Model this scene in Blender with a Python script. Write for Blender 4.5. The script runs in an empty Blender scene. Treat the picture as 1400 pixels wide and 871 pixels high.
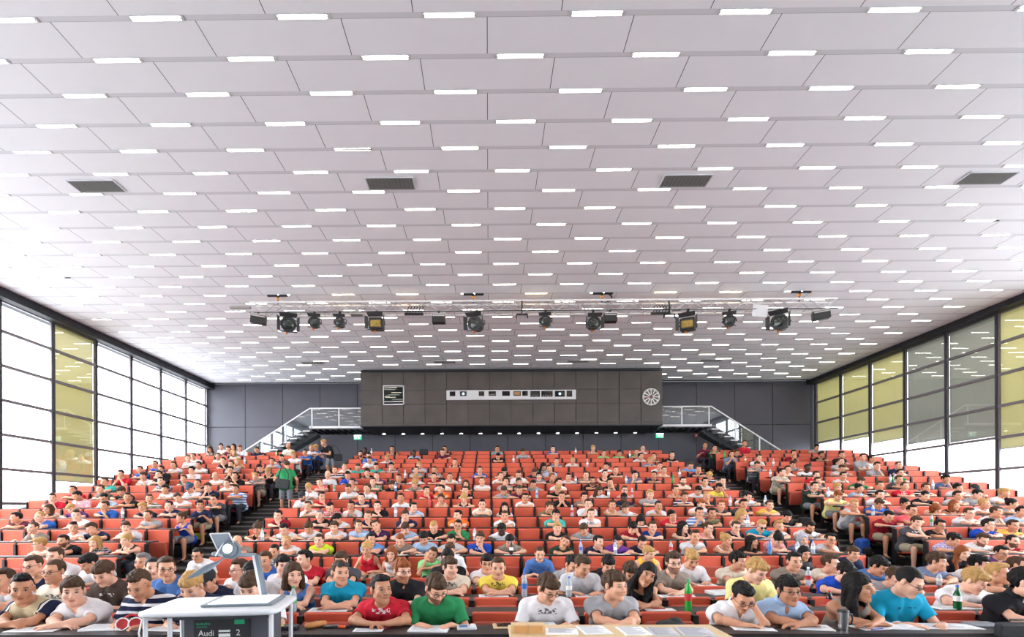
import bpy, math, random
import numpy as np
from mathutils import Vector, Matrix
R = random.Random(7)
S = bpy.context.scene
COL = S.collection
PI = math.pi
EYE = 1.78            # eye height above the front floor
FPX = 730.0
PX0, PY0 = 662.1, 697.4
YAW = 0.0087
ROLL = 0.0036
# ---------------------------------------------------------------- materials
MATS = {}
def srgb(c):
    return tuple((x/12.92 if x <= .04045 else ((x+.055)/1.055)**2.4) for x in [v/255 for v in c])
def mat(name, rgb, rough=.6, metal=0., spec=.5, noise=0., nscale=20., bump=0., bscale=60., emit=None, estr=1., trans=0., coat=0.):
    if name in MATS: return MATS[name]
    m = bpy.data.materials.new(name); m.use_nodes = True
    nt = m.node_tree; b = nt.nodes['Principled BSDF']
    c = srgb(rgb)
    b.inputs['Base Color'].default_value = (*c, 1)
    b.inputs['Roughness'].default_value = rough
    b.inputs['Metallic'].default_value = metal
    b.inputs['Specular IOR Level'].default_value = spec
    if coat: b.inputs['Coat Weight'].default_value = coat
    if trans: b.inputs['Transmission Weight'].default_value = trans
    if emit:
        b.inputs['Emission Color'].default_value = (*srgb(emit), 1)
        b.inputs['Emission Strength'].default_value = estr
    if noise or bump:
        tc = nt.nodes.new('ShaderNodeTexCoord')
        n = nt.nodes.new('ShaderNodeTexNoise'); n.inputs['Scale'].default_value = nscale
        n.inputs['Detail'].default_value = 4
        nt.links.new(tc.outputs['Object'], n.inputs['Vector'])
        if noise:
            mx = nt.nodes.new('ShaderNodeMix'); mx.data_type = 'RGBA'
            mx.inputs[6].default_value = (*[v*(1-noise) for v in c], 1)
            mx.inputs[7].default_value = (*[min(1, v*(1+noise)) for v in c], 1)
            nt.links.new(n.outputs['Fac'], mx.inputs[0]); nt.links.new(mx.outputs[2], b.inputs['Base Color'])
        if bump:
            n2 = nt.nodes.new('ShaderNodeTexNoise'); n2.inputs['Scale'].default_value = bscale
            nt.links.new(tc.outputs['Object'], n2.inputs['Vector'])
            bp = nt.nodes.new('ShaderNodeBump'); bp.inputs['Strength'].default_value = bump
            bp.inputs['Distance'].default_value = .01
            nt.links.new(n2.outputs['Fac'], bp.inputs['Height']); nt.links.new(bp.outputs['Normal'], b.inputs['Normal'])
    MATS[name] = m
    return m
def M(name): return MATS[name]

# ---------------------------------------------------------------- mesh builder
def rotm(rx=0, ry=0, rz=0):
    return (Matrix.Rotation(rz, 3, 'Z') @ Matrix.Rotation(ry, 3, 'Y') @ Matrix.Rotation(rx, 3, 'X'))
class MB:
    def __init__(s): s.v = []; s.f = []; s.mi = []; s.sm = []
    def add(s, vs, fs, mi=0, smooth=False):
        o = len(s.v); s.v.extend([tuple(p) for p in vs])
        for f in fs:
            s.f.append(tuple(i+o for i in f)); s.mi.append(mi); s.sm.append(smooth)
        return s
    def box(s, c, d, rot=None, mi=0):
        hx, hy, hz = d[0]/2, d[1]/2, d[2]/2
        p = [Vector((x*hx, y*hy, z*hz)) for x in (-1, 1) for y in (-1, 1) for z in (-1, 1)]
        if rot is not None: p = [rot @ q for q in p]
        c = Vector(c)
        return s.add([q+c for q in p], [(0,1,3,2),(4,6,7,5),(0,4,5,1),(2,3,7,6),(0,2,6,4),(1,5,7,3)], mi)
    def box2(s, a, b, mi=0):
        return s.box([(a[i]+b[i])/2 for i in range(3)], [abs(b[i]-a[i]) for i in range(3)], None, mi)
    def quad(s, a, b, c, d, mi=0): return s.add([a, b, c, d], [(0, 1, 2, 3)], mi)
    def bar(s, a, b, w, h=None, mi=0):
        h = h or w; a = Vector(a); b = Vector(b); d = b-a
        if d.length < 1e-6: return s
        q = d.to_track_quat('X', 'Z').to_matrix()
        return s.box((a+b)/2, (d.length, w, h), q, mi)
    def tube(s, pts, r, n=8, mi=0, cap=True):
        pts = [Vector(p) for p in pts]; m = len(pts)
        rs = r if isinstance(r, (list, tuple)) else [r]*m
        rings = []; up = None
        for i, p in enumerate(pts):
            t = (pts[min(i+1, m-1)]-pts[max(i-1, 0)]).normalized()
            if up is None:
                up = Vector((0, 0, 1)) if abs(t.z) < .9 else Vector((1, 0, 0))
            x = t.cross(up); x = x.normalized() if x.length > 1e-5 else Vector((1, 0, 0)); y = x.cross(t).normalized(); up = y
            rings.append([p + (x*math.cos(2*PI*k/n)+y*math.sin(2*PI*k/n))*rs[i] for k in range(n)])
        vs = [q for g in rings for q in g]; fs = []
        for i in range(m-1):
            for k in range(n):
                a = i*n+k; b = i*n+(k+1) % n; fs.append((a, b, b+n, a+n))
        s.add(vs, fs, mi, True)
        if cap: s.add(rings[0], [tuple(range(n))[::-1]], mi); s.add(rings[-1], [tuple(range(n))], mi)
        return s
    def lathe(s, prof, c=(0,0,0), n=16, rot=None, mi=0):
        c = Vector(c); vs = []; fs = []
        for (r, z) in prof:
            for k in range(n):
                q = Vector((r*math.cos(2*PI*k/n), r*math.sin(2*PI*k/n), z))
                if rot is not None: q = rot @ q
                vs.append(q+c)
        for i in range(len(prof)-1):
            for k in range(n):
                a = i*n+k; b = i*n+(k+1) % n; fs.append((a, b, b+n, a+n))
        s.add(vs, fs, mi, True)
        s.add(vs[:n], [tuple(range(n))[::-1]], mi); s.add(vs[-n:], [tuple(range(n))], mi)
        return s
    def ball(s, c, r, n=12, m=8, rot=None, mi=0):
        if not isinstance(r, (tuple, list)): r = (r, r, r)
        vs = []; fs = []
        for i in range(m+1):
            a = PI*i/m
            for k in range(n):
                b = 2*PI*k/n; q = Vector((r[0]*math.sin(a)*math.cos(b), r[1]*math.sin(a)*math.sin(b), r[2]*math.cos(a)))
                if rot is not None: q = rot @ q
                vs.append(q+Vector(c))
        for i in range(m):
            for k in range(n):
                a = i*n+k; b = i*n+(k+1) % n; fs.append((a, a+n, b+n, b))
        return s.add(vs, fs, mi, True)
    def slab(s, w, h, t, r=.03, bev=.012, origin=(0,0,0), rot=None, mi=0, seg=4):
        """rounded rectangle w (x) by h (z), thickness t (y), centred, softened edges"""
        def ring(ins, y):
            pts = []; W = w/2-ins; H = h/2-ins; rr = max(r-ins, .002)
            for cx, cz, a0 in ((W-rr, H-rr, 0), (-W+rr, H-rr, PI/2), (-W+rr, -H+rr, PI), (W-rr, -H+rr, 1.5*PI)):
                for k in range(seg+1):
                    a = a0+PI/2*k/seg; pts.append(Vector((cx+rr*math.cos(a), y, cz+rr*math.sin(a))))
            return pts
        b = bev
        rings = [ring(b*1.2, -t/2), ring(b*.35, -t/2+b*.35), ring(0, -t/2+b), ring(0, t/2-b), ring(b*.35, t/2-b*.35), ring(b*1.2, t/2)]
        n = len(rings[0]); vs = [q for g in rings for q in g]
        if rot is not None: vs = [rot @ q for q in vs]
        o = Vector(origin); vs = [q+o for q in vs]; fs = []
        for i in range(5):
            for k in range(n):
                a = i*n+k; c2 = i*n+(k+1) % n; fs.append((a, c2, c2+n, a+n))
        s.add(vs, fs, mi, True)
        s.add(vs[:n], [tuple(range(n))[::-1]], mi); s.add(vs[-n:], [tuple(range(n))], mi)
        return s
    def mesh(s, name):
        me = bpy.data.meshes.new(name); me.from_pydata(s.v, [], s.f)
        me.polygons.foreach_set('material_index', s.mi); me.polygons.foreach_set('use_smooth', s.sm)
        me.update(); return me
    def build(s, name, m, parent=None, loc=None):
        me = s.mesh(name)
        for x in (m if isinstance(m, (list, tuple)) else [m]): me.materials.append(x)
        return link(name, me, parent, loc)
def link(name, me, parent=None, loc=None):
    o = bpy.data.objects.new(name, me); COL.objects.link(o)
    if parent is not None: o.parent = parent
    if loc is not None: o.location = loc
    return o
def tag(o, label=None, cat=None, group=None, kind=None):
    if label: o['label'] = label
    if cat: o['category'] = cat
    if group: o['group'] = group
    if kind: o['kind'] = kind
    return o
def empty(name, loc=(0,0,0), rz=0, label=None, cat=None, group=None):
    o = bpy.data.objects.new(name, None); COL.objects.link(o); o.location = loc; o.rotation_euler = (0, 0, rz)
    o.empty_display_size = .1
    return tag(o, label, cat, group)
def struct(name, mb, m): return tag(mb.build(name, m), kind='structure')
def copy_tree(o, parent=None):
    c = o.copy(); COL.objects.link(c)
    if parent is not None: c.parent = parent
    for ch in o.children: copy_tree(ch, c)
    return c
# ---------------------------------------------------------------- camera
cd = bpy.data.cameras.new('camera'); cam = bpy.data.objects.new('camera', cd); COL.objects.link(cam)
cd.sensor_fit = 'HORIZONTAL'; cd.sensor_width = 36; cd.lens = FPX/1400*36
cd.shift_x = (700-PX0)/1400; cd.shift_y = (PY0-435.5)/1400
cd.clip_start = .05; cd.clip_end = 300
fwd = Vector((-math.sin(YAW), math.cos(YAW), 0)); rgt = Vector((math.cos(YAW), math.sin(YAW), 0)); upv = Vector((0, 0, 1))
# roll: picture content turned slightly anticlockwise
r2 = rgt*math.cos(ROLL) - upv*math.sin(ROLL); u2 = upv*math.cos(ROLL) + rgt*math.sin(ROLL)
cam.matrix_world = Matrix(((r2.x, u2.x, -fwd.x, 0), (r2.y, u2.y, -fwd.y, 0), (r2.z, u2.z, -fwd.z, EYE), (0, 0, 0, 1)))
S.camera = cam
CAMP = Vector((0, 0, EYE))
def at(px, py, Y):
    """point of the place seen at that spot of the photograph on the plane at distance Y"""
    d = fwd + r2*((px-PX0)/FPX) + u2*(-(py-PY0)/FPX)
    return CAMP + d*(Y/d.y)
def proj(p):
    q = Vector(p)-CAMP; z = q.dot(fwd)
    return PX0+FPX*q.dot(r2)/z, PY0-FPX*q.dot(u2)/z
S.view_settings.view_transform = 'Standard'; S.view_settings.look = 'None'; S.view_settings.gamma = 1
S.view_settings.use_curve_mapping = False; S.view_settings.exposure = 0
# ---------------------------------------------------------------- rows
NROW = 19
def row_d(k):           # distance of the seat backs
    return 5.30+.883*(k-1) if k <= 4 else 10.35+.861*(k-5)
def row_f(k):           # floor height of the row
    return 0.0 if k <= 5 else .16+.24*(k-6)
def row_top(k):         # top of the seat backs
    return .774 if k <= 4 else (.88 if k == 5 else row_f(k)+.96)
def desk_top(k): return .745 if k <= 4 else row_top(k-1)+.02
SW = .553
# ================================================================ the room
CZ = 6.05+EYE
XL, XR = -13.08, 15.04
WL, WR = -13.4, 15.42
YB = 25.4
mat('ceiling_white', (244, 243, 247), .75, noise=.02, nscale=3)
mat('ceiling_gap', (20, 20, 22), .9)
mat('ceiling_channel', (222, 221, 226), .6)
mat('wall_dark', (80, 79, 90), .55, noise=.08, nscale=2.5)
mat('wall_gap', (26, 26, 31), .8)
mat('beam_dark', (28, 30, 38), .6)
mat('booth_brown', (76, 69, 66), .5, noise=.42, nscale=1.3)
mat('booth_gap', (44, 42, 46), .6)
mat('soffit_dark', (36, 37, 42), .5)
mat('carpet_dark', (66, 63, 64), .85, noise=.15, nscale=30)
mat('riser_dark', (38, 37, 38), .85)
mat('nosing', (128, 126, 124), .5)
mat('mullion_dark', (52, 54, 60), .45)
mat('mullion_grey', (112, 107, 113), .45)
mat('white_metal', (208, 208, 212), .35)
mat('alu', (186, 183, 184), .35, metal=.3)
mat('black_metal', (24, 24, 26), .45)
mat('black_plastic', (30, 30, 33), .5)
mat('lamp_warm', (255, 250, 240), .5, emit=(255, 246, 232), estr=9.0)
mat('lamp_warmer', (255, 240, 215), .5, emit=(255, 226, 180), estr=10)
mat('socket_orange', (190, 150, 110), .5)
# ---- ceiling: boards in brick bond with light channels between the rows
DN0, DN1 = -20, 32
def drow(n): return 6.514+.6*(n-1)
mb = MB()
y0 = drow(DN0); z = CZ
mb.quad((XL-.3, y0, z+.03), (XR+.3, y0, z+.03), (XR+.3, YB, z+.03), (XL-.3, YB, z+.03), 1)
for n in range(DN0, DN1):
    ya = drow(n); yb = min(drow(n+1), YB)
    mb.quad((XL, ya-.0355, z+.001), (XL, ya+.0355, z+.001), (XR, ya+.0355, z+.001), (XR, ya-.0355, z+.001), 2)
    x = -14.4 + (0 if n % 2 else .9) - 0.0
    while x < XR:
        a = max(x+.0045, XL); b = min(x+1.7955, XR)
        if b > a: mb.quad((a, ya+.037, z), (a, min(yb-.037, YB), z), (b, min(yb-.037, YB), z), (b, ya+.037, z), 0)
        x += 1.8
struct('ceiling', mb, [M('ceiling_white'), M('ceiling_gap'), M('ceiling_channel')])
# ---- ceiling lights
def light_parts(warm):
    a = MB(); a.quad((-.34, -.032, .004), (.34, -.032, .004), (.34, .032, .004), (-.34, .032, .004))
    a.box((-.322, 0, 0), (.03, .06, .008)); a.box((.322, 0, 0), (.03, .06, .008))
    a.box((0, -.034, .002), (.68, .004, .008)); a.box((0, .034, .002), (.68, .004, .008))
    t = MB()
    n = 12; prof = [(-.305, .012), (-.29, .026), (-.25, .028), (.25, .028), (.29, .026), (.305, .012)]
    vs = []; fs = []
    for (x, r) in prof:
        for k in range(n): vs.append((x, r*math.cos(2*PI*k/n), .14*r*math.sin(2*PI*k/n)-.001))
    for i in range(len(prof)-1):
        for k in range(n):
            q = i*n+k; w = i*n+(k+1) % n; fs.append((q, q+n, w+n, w))
    t.add(vs, fs, 0, True); t.add(vs[:n], [tuple(range(n))]); t.add(vs[-n:], [tuple(range(n))[::-1]])
    e = MB(); e.tube([(-.008, 0, 0), (.008, 0, 0)], .010, 8)
    return a, t, e
spots = []
for n in range(1, DN1):
    xs = -.46 if n % 2 else .44
    for k in range(-9, 10):
        x = xs+1.8*k
        if XL+.4 < x < XR-.4:
            p = proj((x, drow(n), CZ))
            if -30 < p[0] < 1430 and p[1] > -4 and drow(n) < YB-.15 and not (drow(n) > 22.7 and -5.7 < x < 7.6):
                spots.append((n, x, p))
ca, ct, ce = light_parts(0)
me_a = ca.mesh('light_housing'); me_a.materials.append(M('white_metal'))
me_t = ct.mesh('light_tube'); me_t.materials.append(M('lamp_warm'))
me_e = ce.mesh('light_socket'); me_e.materials.append(M('socket_orange'))
me_tw = ct.mesh('light_tube_warm'); me_tw.materials.append(M('lamp_warmer'))
warm_px = [(470, 403), (557, 402), (735, 401), (904, 400), (1002, 399)]
ORD = ['first','second','third','fourth','fifth','sixth','seventh','eighth','ninth','tenth','eleventh','twelfth','thirteenth','fourteenth','fifteenth','sixteenth','seventeenth','eighteenth','nineteenth','twentieth','twenty-first','twenty-second','twenty-third','twenty-fourth','twenty-fifth','twenty-sixth','twenty-seventh','twenty-eighth','twenty-ninth','thirtieth']
byrow = {}
for s_ in spots: byrow.setdefault(s_[0], []).append(s_)
cnt = 0; rest = []
for n in sorted(byrow):
    rw = sorted(byrow[n], key=lambda q: q[1])
    for i, (n_, x, p) in enumerate(rw):
        warm = any(abs(p[0]-w[0]) < 14 and abs(p[1]-w[1]) < 5 for w in warm_px)
        if cnt < 300:
            e = empty('ceiling_light', (x, drow(n), CZ-.006))
            tag(e, '%s ceiling tube light, %s from the left in the %s row from the top' % ('warm glowing' if warm else 'slim white', ORD[i], ORD[n-1]), 'ceiling light', 'tube lights set between the ceiling boards')
            link('housing', me_a, e); link('tube', me_tw if warm else me_t, e); link('tube_socket', me_e, e, (-.304, 0, 0)); link('tube_socket', me_e, e, (.304, 0, 0))
            cnt += 1
        else: rest.append((x, drow(n), warm))
mb = MB()
for (x, y, w) in rest:
    for src, mi in ((ca, 0), (ct, 2 if w else 1)):
        mb.add([(a+x, b+y, c+CZ-.006) for (a, b, c) in src.v], src.f, mi, mi > 0)
o = mb.build('distant_ceiling_lights', [M('white_metal'), M('lamp_warm'), M('lamp_warmer')])
tag(o, 'dense rows of small tube lights in the ceiling far behind the truss', 'ceiling light', kind='stuff')
# ---- ceiling grilles and slits
mat('grille', (150, 146, 142), .5, noise=.25, nscale=60)
mat('grille_dark', (90, 88, 86), .6)
def vent(x, y, w, d, label, grp):
    e = empty('ceiling_vent', (x, y, CZ-.012), 0, label, 'air vent', grp)
    f = MB(); t = .02
    f.box((0, -d/2, 0), (w, t, .02)); f.box((0, d/2, 0), (w, t, .02)); f.box((-w/2, 0, 0), (t, d, .02)); f.box((w/2, 0, 0), (t, d, .02))
    f.build('frame', M('white_metal'), e)
    g = MB(); g.box((0, 0, .004), (w-.02, d-.02, .006)); g.build('backing', M('grille_dark'), e)
    s = MB(); n = 18
    for i in range(n): s.box((0, -d/2+d*(i+.5)/n, -.003), (w-.03, d/n*.55, .004), rotm(.5))
    for i in range(1, 12): s.box((-w/2+w*i/12, 0, -.006), (.006, d-.03, .004))
    s.build('slat', M('grille'), e)
for px, nm in ((132, 'far left'), (534, 'second from the left'), (937, 'third from the left'), (1348, 'far right')):
    p = at(px, 250 if px < 300 else (247 if px < 700 else (243 if px < 1100 else 239)), 1); y = 9.85
    d = at(px, 247, 1)-CAMP; x = at(px, 247, y).x
    vent(x, y, .86, .36, 'grey ceiling air grille in the near row, %s' % nm, 'large ceiling grilles')
for px, nm in ((427, 'left of the booth'), (608, 'above the booth, left'), (790, 'above the booth, right'), (972, 'right of the booth')):
    y = 21.75; vent(at(px, 495, y).x, y, .86, .36, 'small distant ceiling grille close to the back wall, %s' % nm, 'distant ceiling grilles')
mb = MB()
for i, (px, py) in enumerate(((483, 202.5), (80, 375), (1345, 312))):
    n = round((730*6.05/(697.4-py)-6.514)/.6)+1; y = drow(n)
    o = MB().box((0, 0, 0), (.62, .03, .012)).build('ceiling_slot', M('ceiling_gap'), None, (at(px, py, y).x, y, CZ-.006))
    tag(o, 'thin dark ceiling slot without a lamp, %s' % ('left of centre' if i == 0 else 'near the left edge' if i == 1 else 'near the right edge'), 'ceiling slot')
# ---- floor: flat front, raked rows, landing
mb = MB(); 
mb.box2((WL, -6.0, -.2), (WR, row_d(5)+.12, 0.0))
def step_box(x0, x1, y0, y1, z, mi=0, nose=False):
    mb.box2((x0, y0, -.2), (x1, y1, z), mi)
    if nose: mb.box2((x0+.02, y0-.004, z-.03), (x1-.02, y0+.035, z+.004), 2)
AISLES = [(-7.2, -5.46), (7.27, 9.05)]
for k in range(6, NROW+2):
    y0 = row_d(k-1)+.12; z = row_f(k); y1 = row_d(k)+.12 if k <= NROW else YB+.1
    step_box(WL, WR, y0, y1, z)
    if k <= NROW:
        for (a, b) in AISLES:      # half step and pale nosings
            mb.box2((a, y0-.43, z-.24), (b, y0, z-.12)) if k > 6 else mb.box2((a, y0-.43, 0), (b, y0, z/2))
            mb.box2((a+.03, y0-.435, (z-.155) if k > 6 else z/2-.035), (b-.03, y0-.40, (z-.116) if k > 6 else z/2+.004), 1)
            mb.box2((a+.03, y0-.005, z-.035), (b-.03, y0+.03, z+.004), 1)
struct('floor', mb, [M('carpet_dark'), M('nosing'), M('riser_dark')])
# ---- back wall of dark panels
mb = MB(); zt = CZ+.1
mb.box2((WL-.2, YB+.03, -.2), (WR+.2, YB+.2, zt), 1)
zs = 4.0+EYE
gx = sorted([-11.62+1.79*i for i in range(-1, 16)])
for i in range(len(gx)-1):
    a = max(gx[i]+.012, WL-.1); b = min(gx[i+1]-.012, WR+.1)
    mb.box2((a, YB, .0), (b, YB+.04, zs-.012)); mb.box2((a, YB, zs+.012), (b, YB+.04, CZ))
struct('wall_back', mb, [M('wall_dark'), M('wall_gap')])
# ---- side beams over the windows
for nm, xa, xb, bot in (('left', XL, WL-.3, 5.80), ('right', XR, WR+.3, 5.87)):
    mb = MB(); mb.box2((xa, -6.0, bot+EYE), (xb, YB, CZ+.1))
    struct('trim_1' if nm == 'left' else 'trim_2', mb, [M('beam_dark')])
# ---- windows
gl = bpy.data.materials.new('window_glass'); gl.use_nodes = True; nt = gl.node_tree; nt.nodes.clear()
o_ = nt.nodes.new('ShaderNodeOutputMaterial'); mx = nt.nodes.new('ShaderNodeMixShader'); tr = nt.nodes.new('ShaderNodeBsdfTransparent'); gs = nt.nodes.new('ShaderNodeBsdfGlossy')
lw = nt.nodes.new('ShaderNodeLayerWeight'); lw.inputs['Blend'].default_value = .25; fr = nt.nodes.new('ShaderNodeMapRange'); fr.inputs[1].default_value = 0; fr.inputs[2].default_value = 1; fr.inputs[3].default_value = .045; fr.inputs[4].default_value = .75; nt.links.new(lw.outputs['Facing'], fr.inputs[0]); gs.inputs['Roughness'].default_value = .01; tr.inputs['Color'].default_value = (.96, .98, .98, 1)
nt.links.new(fr.outputs[0], mx.inputs[0]); nt.links.new(tr.outputs[0], mx.inputs[1]); nt.links.new(gs.outputs[0], mx.inputs[2]); nt.links.new(mx.outputs[0], o_.inputs[0]); MATS['window_glass'] = gl
def cloth_mat(name, rgb, tfac=.5):
    m = bpy.data.materials.new(name); m.use_nodes = True; nt = m.node_tree; nt.nodes.clear()
    o_ = nt.nodes.new('ShaderNodeOutputMaterial'); mx = nt.nodes.new('ShaderNodeMixShader'); d = nt.nodes.new('ShaderNodeBsdfDiffuse'); t = nt.nodes.new('ShaderNodeBsdfTranslucent')
    d.inputs[0].default_value = (*srgb(rgb), 1); t.inputs[0].default_value = (*srgb(rgb), 1); mx.inputs[0].default_value = tfac
    nt.links.new(d.outputs[0], mx.inputs[1]); nt.links.new(t.outputs[0], mx.inputs[2]); nt.links.new(mx.outputs[0], o_.inputs[0]); MATS[name] = m
cloth_mat('blind_yellow', (222, 217, 174), .26)
cloth_mat('blind_grey', (184, 184, 174), .28)
ZT = [4.98-.95*i+EYE for i in range(7)]
EDG = [25.3-1.8*i for i in range(0, 18)]
wn = 0
for side, X, sg in (('left', WL, 1), ('right', WR, -1)):
    for i in range(len(EDG)-1):
        ya, yb = EDG[i+1], EDG[i]
        wn += 1
        w = MB()
        ztop = (5.80 if side == 'left' else 5.87)+EYE
        # posts, transoms
        for y in ((yb,) if i else (yb, )):
            w.box2((X-.055, y-.036, 0), (X+.055, y+.036, ztop+.1), 0)
        if i == len(EDG)-2: w.box2((X-.055, ya-.036, 0), (X+.055, ya+.036, ztop+.1), 0)
        for zt_ in ZT: w.box2((X-.04, ya+.036, zt_-.040), (X+.04, yb-.036, zt_+.040), 1)
        w.box2((X-.04, ya+.036, ztop-.02), (X+.04, yb-.036, ztop+.1), 1)
        for y in (ya+.055, yb-.055): w.box2((X-.03, y-.018, 0), (X+.03, y+.018, ztop), 1)
        fr_ = tag(w.build('window_%d' % wn, [M('mullion_dark'), M('mullion_grey')]), kind='structure')
        g = MB(); zz = [ztop]+ZT+[0.0]
        for a, b in zip(zz[1:], zz[:-1]):
            g.quad((X+.0*sg, ya+.09, a+.035), (X+.0*sg, yb-.09, a+.035), (X, yb-.09, b-.035), (X, ya+.09, b-.035))
        g.build('pane', M('window_glass'), fr_)
# sloping sills at the foot of the windows
for nm, X, sg in (('trim_3', WL+.14, 1), ('trim_4', WR-.14, -1)):
    mb = MB(); mb.bar((X, 10.4, .52), (X, 23.5, .52+.279*13.1), .16, .10)
    mb.bar((X, 10.4, .25), (X, 23.5, .25+.279*13.1), .05, .45)
    struct(nm, mb, [M('beam_dark')])
# roller blinds
def blind(side, i, m, zb, label):
    X = WL-.09 if side == 'left' else WR+.09
    ya, yb = EDG[i+1], EDG[i]; zt_ = 5.9+EYE
    e = empty('roller_blind', (X, (ya+yb)/2, zt_), 0, label, 'blind', 'roller blinds behind the window panes')
    b = MB(); n = 24; W = (yb-ya)-.02; vs = []; fs = []
    for s_ in (-.002, .002):
        for r in range(2):
            for k in range(n+1): vs.append((s_+.003*math.sin(k*.9), -W/2+W*k/n, (zb+EYE-zt_)*r))
    q = n+1
    for k in range(n): fs += [(k, k+1, k+1+q, k+q), (2*q+k, 3*q+k, 3*q+k+1, 2*q+k+1), (q+k, q+k+1, 3*q+k+1, 3*q+k)]
    b.add(vs, fs, 0, True); b.build('cloth', MATS[m], e)
    t = MB(); t.tube([(0, -W/2, 0), (0, W/2, 0)], .03, 10); t.build('roller', M('alu'), e)
    t = MB(); t.box((0, 0, zb+EYE-zt_-.01), (.02, W, .035)); t.build('bottom_bar', M('alu'), e)
blind('left', 4, 'blind_yellow', .97, 'yellow roller blind lowered over the second window bay from the left')
for i, m, zb, lb in ((0, 'blind_yellow', 3.05, 'yellow-green roller blind in the right-hand bay next to the back wall'),
                     (1, 'blind_yellow', 2.95, 'yellow-green roller blind, second bay from the back wall on the right'),
                     (2, 'blind_yellow', 2.65, 'yellow-green roller blind between another yellow one and a grey one'),
                     (3, 'blind_grey', 2.38, 'grey roller blind next to the yellow-green ones on the right'),
                     (4, 'blind_grey', 2.22, 'wide grey roller blind nearest the yellow one at the right edge'),
                     (5, 'blind_yellow', 1.80, 'pale yellow roller blind at the right edge of the picture')):
    blind('right', i, m, zb, lb)

mat('front_wall_white', (214, 212, 210), .7)
mb = MB(); mb.box2((WL-.2, -6.2, -.2), (WR+.2, -6.0, CZ+.1)); struct('wall_front', mb, [M('front_wall_white')])
# ================================================================ projection booth, stairs, signs, truss
e = empty('projection_booth', (.98, 22.9, 3.64+EYE), 0, 'dark brown panelled projection booth under the ceiling on the back wall', 'projection booth')
BX0, BX1, BY = -5.50, 7.44, 22.9
L = lambda x, y, z: (x-.98, y-22.9, z-3.64)      # z is above the eye here
mb = MB()
mb.box2(L(BX0, BY+.03, 3.64), L(BX1, YB-.02, 6.03), 1)
npan = 14; pw = (BX1-BX0)/npan; zr = [3.64, 3.74, 4.55, 5.16, 5.93]
for i in range(npan):
    for a, b in zip(zr[:-1], zr[1:]):
        mb.box2(L(BX0+pw*i+.012, BY, a+.006), L(BX0+pw*(i+1)-.012, BY+.03, b-.006), 0)
mb.build('body', [M('booth_brown'), M('booth_gap')], e)
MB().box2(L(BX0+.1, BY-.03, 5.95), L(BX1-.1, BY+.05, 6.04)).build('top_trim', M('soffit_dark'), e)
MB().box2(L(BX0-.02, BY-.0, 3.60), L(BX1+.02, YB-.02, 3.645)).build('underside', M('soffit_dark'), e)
# control window strip
def P(px, py, Y): 
    q = at(px, py, Y); return q.x-.98, q.z-EYE-3.64
x0, z0 = P(610.4, 547, BY); x1, z1 = P(787.4, 533, BY)
cw = MB()
cw.box2((x0, -.03, z0), (x1, .02, z1)); cwin = cw.build('control_window', M('white_metal'), e)
mat('dark_pane', (16, 20, 22), .08); mat('pane_glow', (150, 190, 230), .4, emit=(190, 225, 255), estr=1.5); mat('pane_amber', (160, 120, 80), .4)
for k, (a, b, big) in enumerate(((615, 622.5, 0), (629, 638, 0), (654.5, 662, 0), (668, 678, 0), (686.5, 697, 0), (702, 712, 0), (714, 721.5, 0), (725, 738, 1), (740, 755.5, 1), (758.5, 772, 1), (774.5, 782, 1))):
    xa, _ = P(a, 540, BY); xb, _ = P(b, 540, BY); _, za = P(700, 543 if big else 541.5, BY); _, zb = P(700, 535, BY)
    MB().box2((xa, -.036, za), (xb, -.02, zb)).build('pane', M('dark_pane'), cwin)
    if k in (1, 9): MB().ball(((xa+xb)/2, -.04, (za+zb)/2), (.05, .01, .05)).build('projector_lens', M('pane_glow'), cwin)
    if k in (3, 7, 8): 
        q = MB(); 
        for j in range(4): q.box((xa+(xb-xa)*(.2+.2*j), -.038, za+.05+.02*(j % 2)), (.03, .006, .04))
        q.build('equipment', M('grille'), cwin)
    if k == 5: MB().box2((xa+.03, -.038, za+.03), (xb-.03, -.034, zb-.03)).build('equipment', M('pane_amber'), cwin)
# square window, reflections of the ceiling lights painted on its pane as pale strips
x0, z0 = P(523.6, 554, BY); x1, z1 = P(552.5, 527, BY); t = .045
f = MB(); f.box2((x0, -.03, z0), (x0+t, .0, z1)); f.box2((x1-t, -.03, z0), (x1, 0, z1)); f.box2((x0, -.03, z0), (x1, 0, z0+t)); f.box2((x0, -.03, z1-t), (x1, 0, z1))
f.box2((x0, -.03, z0+.13), (x1, 0, z0+.155))
sq = f.build('square_window', M('white_metal'), e)
mat('mirror_pane', (60, 66, 66), .03, metal=.85)
MB().box2((x0+t, -.012, z0+t), (x1-t, -.002, z1-t)).build('pane', M('mirror_pane'), sq)
mat('reflection_paint', (225, 220, 200), .5)
q = MB()
for (a, b, py) in ((525.5, 534, 530.5), (533, 543, 530), (526, 533, 542), (535, 549, 537), (527, 541, 543.5), (538, 551, 549)):
    xa, zz = P(a, py, BY); xb, _ = P(b, py, BY); q.box2((xa, -.016, zz-.016), (xb, -.011, zz+.016))
q.build('painted_reflection', M('reflection_paint'), sq)
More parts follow.
